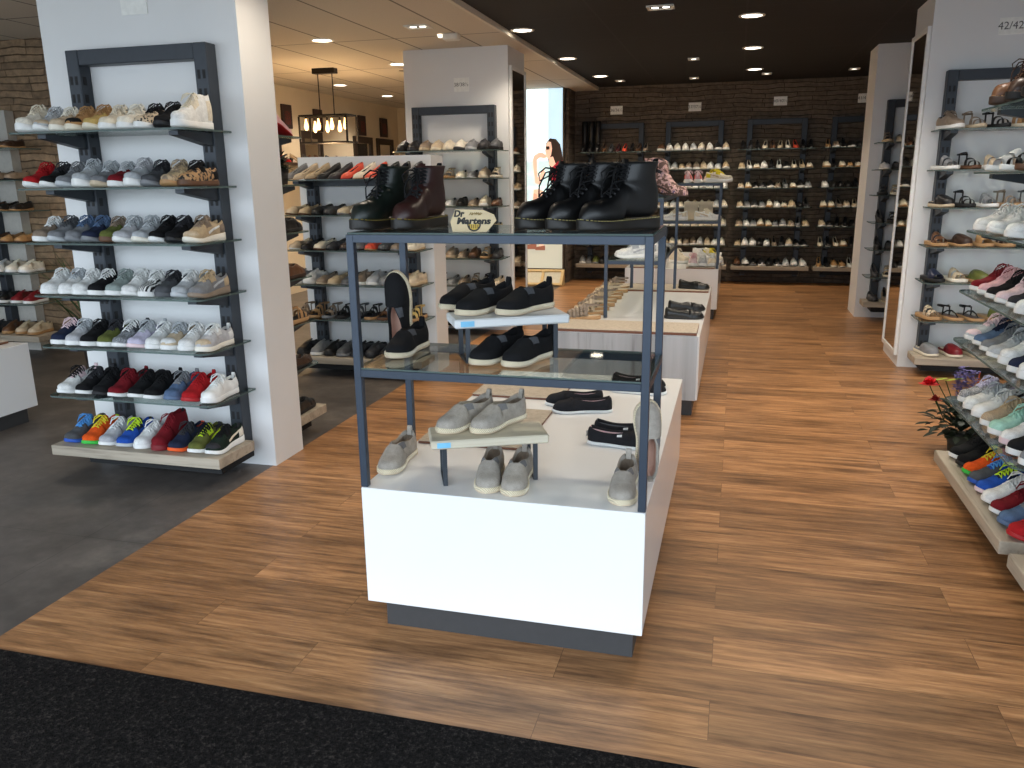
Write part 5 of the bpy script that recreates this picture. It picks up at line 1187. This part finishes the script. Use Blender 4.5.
# flowers on the floor between the right hand racks
FX, FY = 1.30, 4.90
t = empty('flower_arrangement', (FX, FY, 0)); tag(t, 'flower pot with a red bloom and purple lavender beside the aisle rack', 'flowers')
mb = MB(); mb.lathe([(0, .001), (.06, .001), (.075, .11), (.068, .11), (.064, .10), (0, .10)], 20); obj('pot', mb, plain('dark_pot', rgb(40, 44, 38), .6), t)
mb = MB()
for k in range(210):
    a = R.uniform(0, 2*PI); e = R.uniform(-.3, 1.4); d = Vector((math.cos(a)*math.cos(e)-.25, math.sin(a)*math.cos(e), math.sin(e)*.8)); q = R.uniform(0, .17); leafquad(mb, (d.x*q, d.y*q, .12+R.uniform(0, .17)), d, (0, 0, 1), R.uniform(.04, .09), .018, 0, .4)
obj('foliage', mb, LEAF_D, t)
def stem(pts, m=LEAF): mb = MB(); mb.tube(pts, .003, 5); return obj('stem', mb, m, t)
for (x, y, z, c) in ((-.205, -.04, .40, 'red'), (-.17, -.06, .315, 'darkred')):
    s_ = stem([(0, 0, .14), (x*.6, y*.5, z*.6), (x, y, z)]); mb = MB()
    for ring, (n, r, e) in enumerate(((7, .056, -.1), (6, .048, .6), (5, .034, 1.1))):
        for k in range(n): a = 2*PI*k/n+ring*.5; d = Vector((math.cos(a)*math.cos(e), math.sin(a)*math.cos(e)-.4, math.sin(e))); leafquad(mb, (x, y, z), d, (0, 0, 1), r if c == 'red' else r*.7, .026 if c == 'red' else .014, 0, -.2)
    obj('red_bloom', mb, plain('petal_'+c, rgb(*((206, 22, 34) if c == 'red' else (150, 36, 26))), .6, var=.2), s_)
for (x, y, z, L_) in ((-.17, -.04, .425, .07), (-.12, -.03, .42, .10)):
    s_ = stem([(0, 0, .14), (x, y, z)]); mb = MB(); leafquad(mb, (x-.01, y, z), (.9, -.2, .35), (0, 0, 1), L_, .020, 0, .1); obj('leaf', mb, LEAF_Y, s_)
for k, (x, y, z) in enumerate(((-.06, -.03, .47), (-.03, .0, .49), (.0, -.02, .475), (.03, .0, .47), (-.045, -.05, .44))):
    s_ = stem([(0, 0, .14), (x*.7, y*.6, z*.7), (x, y, z-.10)]); mb = MB()
    for j in range(44):
        a = R.uniform(0, 2*PI); h = z-.10+.11*j/43; p = Vector((x+math.cos(a)*.010, y+math.sin(a)*.010, h)); leafquad(mb, p, (math.cos(a), math.sin(a), .5), (0, 0, 1), .020, .010, 0, .2)
    obj('lavender_spike', mb, plain('lavender', rgb(112, 104, 160), .7, var=.25), s_)
mb = MB(); mb.tube([(0.05, 0.05, .14), (.06, .06, .3), (.07, .06, .46)], .004, 5); obj('stem', mb, plain('orange_stem', rgb(190, 90, 40), .6), t)

# ------------------------------------------------------------------ lamps
def spot(x, y, z, e, c=(1, .86, .68), ang=130, blend=.7, size=.07):
    ld = bpy.data.lights.new('spot_beam', 'SPOT'); ld.energy = e; ld.color = c; ld.spot_size = math.radians(ang); ld.spot_blend = blend; ld.shadow_soft_size = size
    lo_ = bpy.data.objects.new('spot_beam', ld); COL.objects.link(lo_); lo_.location = (x, y, z); return lo_
LAMPW = emit((1.0, .90, .74), 9)
RIM = plain('lamp_rim', rgb(230, 226, 216), .4)
def downlight(x, y, z, label, e, r=.095, group=None):
    t = empty('ceiling_downlight', (x, y, z)); tag(t, label, 'ceiling light', group)
    mb = MB(); mb.lathe([(r-.012, -.004), (r, -.009), (r+.012, -.006), (r+.014, -.0006)], 28); obj('trim_ring', mb, RIM, t)
    mb = MB(); mb.lathe([(0, -.003), (r-.012, -.003)], 28); obj('lamp_disc', mb, LAMPW, t)
    l = spot(0, 0, -.03, e); l.parent = t
def squarelight(x, y, z, label, e, w=.085, n=2):
    t = empty('square_ceiling_light', (x, y, z)); tag(t, label, 'ceiling light')
    hw = w*n/2+.02; mb = MB(); hy = w/2+.03
    mb.box(-hw, hw, -hy, -hy+.02, -.014, -.0006); mb.box(-hw, hw, hy-.02, hy, -.014, -.0006); mb.box(-hw, -hw+.02, -hy+.02, hy-.02, -.014, -.0006); mb.box(hw-.02, hw, -hy+.02, hy-.02, -.014, -.0006); mb.box(-hw+.02, hw-.02, -hy+.02, hy-.02, -.004, -.0006, 1); obj('housing', mb, [RIM, SLOT], t)
    for k in range(n):
        x_ = (k-(n-1)/2)*w; mb = MB(); mb.lathe([(0, -.008), (.028, -.008)], 16, (x_, 0, 0)); obj('lamp_disc', mb, LAMPW, t)
    l = spot(0, 0, -.03, e, ang=100); l.parent = t
E1 = 55
for x, y, lab in ((-1.95, 7.63, 'round downlight in the black ceiling beside the cream ceiling edge, closest to the entrance'), (-1.92, 9.54, 'round downlight in the black ceiling along the cream edge, second from entrance'), (-1.83, 11.3, 'round downlight in the black ceiling near the lightbox'),
                  (.04, 7.6, 'round downlight in the black ceiling above the aisle, closest to the entrance'), (.077, 9.45, 'round downlight in the black ceiling above the aisle, middle of three'), (.13, 11.3, 'round downlight in the black ceiling above the aisle, next to the stone wall')):
    downlight(x, y, CZ2, lab, E1)
for x, y, lab, n in ((-.66, 6.98, 'square twin spotlight in the black ceiling, closest to the entrance', 2), (-.56, 10.05, 'square spotlight in the middle of the black ceiling', 1), (-.65, 11.95, 'square spotlight close to the stone wall above the second rack', 1), (.29, 11.8, 'square spotlight close to the stone wall above the third rack', 1), (1.35, 11.7, 'square spotlight by the far right pillar', 1), (-1.65, 11.9, 'square spotlight close to the stone wall by the lightbox', 1)):
    squarelight(x, y, CZ2, lab, 30, n=n)
for x, y, lab in ((-3.75, 7.25, 'round downlight in the cream ceiling between the front pillar and the middle pillar'), (-3.73, 8.97, 'round downlight in the cream ceiling half hidden by the middle pillar'), (-5.26, 10.6, 'small distant downlight in the cream ceiling behind the chandelier'), (-5.27, 12.2, 'distant downlight in the cream ceiling before the cream wall'), (-4.2, 11.6, 'distant downlight in the cream ceiling left of the middle pillar')):
    downlight(x, y, CZ, lab, 70)
squarelight(-2.665, 6.88, CZ, 'square twin spotlight in the cream ceiling before the middle pillar', 40)
t = empty('ceiling_sensor', (-2.575, 7.33, CZ)); tag(t, 'white box sensor on the cream ceiling above the middle pillar', 'sensor')
mb = MB(); mb.box(-.02, .12, -.05, .05, -.055, -.001, 0, .008); obj('housing', mb, RIM, t); mb = MB(); mb.lathe([(0, -.03), (.02, -.026), (.026, -.001)], 14, (-.055, 0, 0)); obj('lens', mb, emit((1, .9, .75), 2), t)
mb = MB(); mb.box(-.3, .3, -.3, .3, -.012, -.001, 0, .003); mb.box(-.26, .26, -.26, .26, -.016, -.0125, 0, .003); mb.box(-.2, .2, -.2, .2, -.020, -.0165, 0, .003); o = obj('ceiling_vent', mb, plain('vent_grey', rgb(168, 160, 148), .6), None, (-3.62, 9.75, CZ)); tag(o, 'square grey air vent in the cream ceiling beside the middle pillar', 'vent')
for x, y, z in ((-1.9, 5.7, CZ2), (.05, 5.7, CZ2), (-1.9, 3.8, CZ2), (.05, 3.8, CZ2), (-.6, 4.6, CZ2), (-3.75, 5.2, CZ), (-5.3, 5.2, CZ), (-5.3, 8.0, CZ), (-4.3, 10.2, CZ), (-4.6, 13.0, CZ)):
    spot(x, y, z-.03, 48)
for x, y in ((1.75, 5.6), (2.6, 5.6), (.75, 6.0), (1.0, 4.0), (2.4, 3.4)): spot(x, y, CZ2-.03, 62, (1, .92, .82))  # unseen ceiling spots without fixtures, added to brighten the right side
ch = bpy.data.lights.new('chandelier_glow', 'POINT'); ch.energy = 60; ch.color = (1, .66, .34); ch.shadow_soft_size = .12; co_ = bpy.data.objects.new('chandelier_glow', ch); COL.objects.link(co_); co_.location = (-4.65, 9.0, 1.86)

# ------------------------------------------------------------------ daylight through the open shop front
w = bpy.data.worlds.new('sky'); SC.world = w; w.use_nodes = True
bg = w.node_tree.nodes['Background']; bg.inputs[0].default_value = (.76, .88, 1.0, 1); bg.inputs[1].default_value = 4.8
pl_ = bpy.data.lights.new('shop_front_portal', 'AREA'); pl_.shape = 'RECTANGLE'; pl_.size = 12.4; pl_.size_y = 2.6; pl_.cycles.is_portal = True
po = bpy.data.objects.new('shop_front_portal', pl_); COL.objects.link(po); po.location = (-2.0, -.66, 1.3); po.rotation_euler = (PI/2, 0, 0)

# ------------------------------------------------------------------ camera
cd = bpy.data.cameras.new('camera'); cam = bpy.data.objects.new('camera', cd); COL.objects.link(cam); SC.camera = cam
F_, YAW, PIT, ROL = 810.04, -0.267497, -0.248768, -0.013088
cd.sensor_fit = 'HORIZONTAL'; cd.sensor_width = 36; cd.lens = F_*36/1024; cd.clip_start = .02; cd.clip_end = 100
cy_, sy_, cp_, sp_ = math.cos(YAW), math.sin(YAW), math.cos(PIT), math.sin(PIT)
fwd = Vector((sy_*cp_, cy_*cp_, sp_)); rt = Vector((cy_, -sy_, 0)); up_ = rt.cross(fwd)
r2 = rt*math.cos(ROL)+up_*math.sin(ROL); u2 = up_*math.cos(ROL)-rt*math.sin(ROL)
m3 = Matrix((r2, u2, -fwd)).transposed(); cam.matrix_world = Matrix.Translation((0, 0, 1.55)) @ m3.to_4x4()
SC.view_settings.view_transform = 'Standard'; SC.view_settings.look = 'None'; SC.view_settings.exposure = 0.0
SC.cycles.max_bounces = 8; SC.cycles.transparent_max_bounces = 24
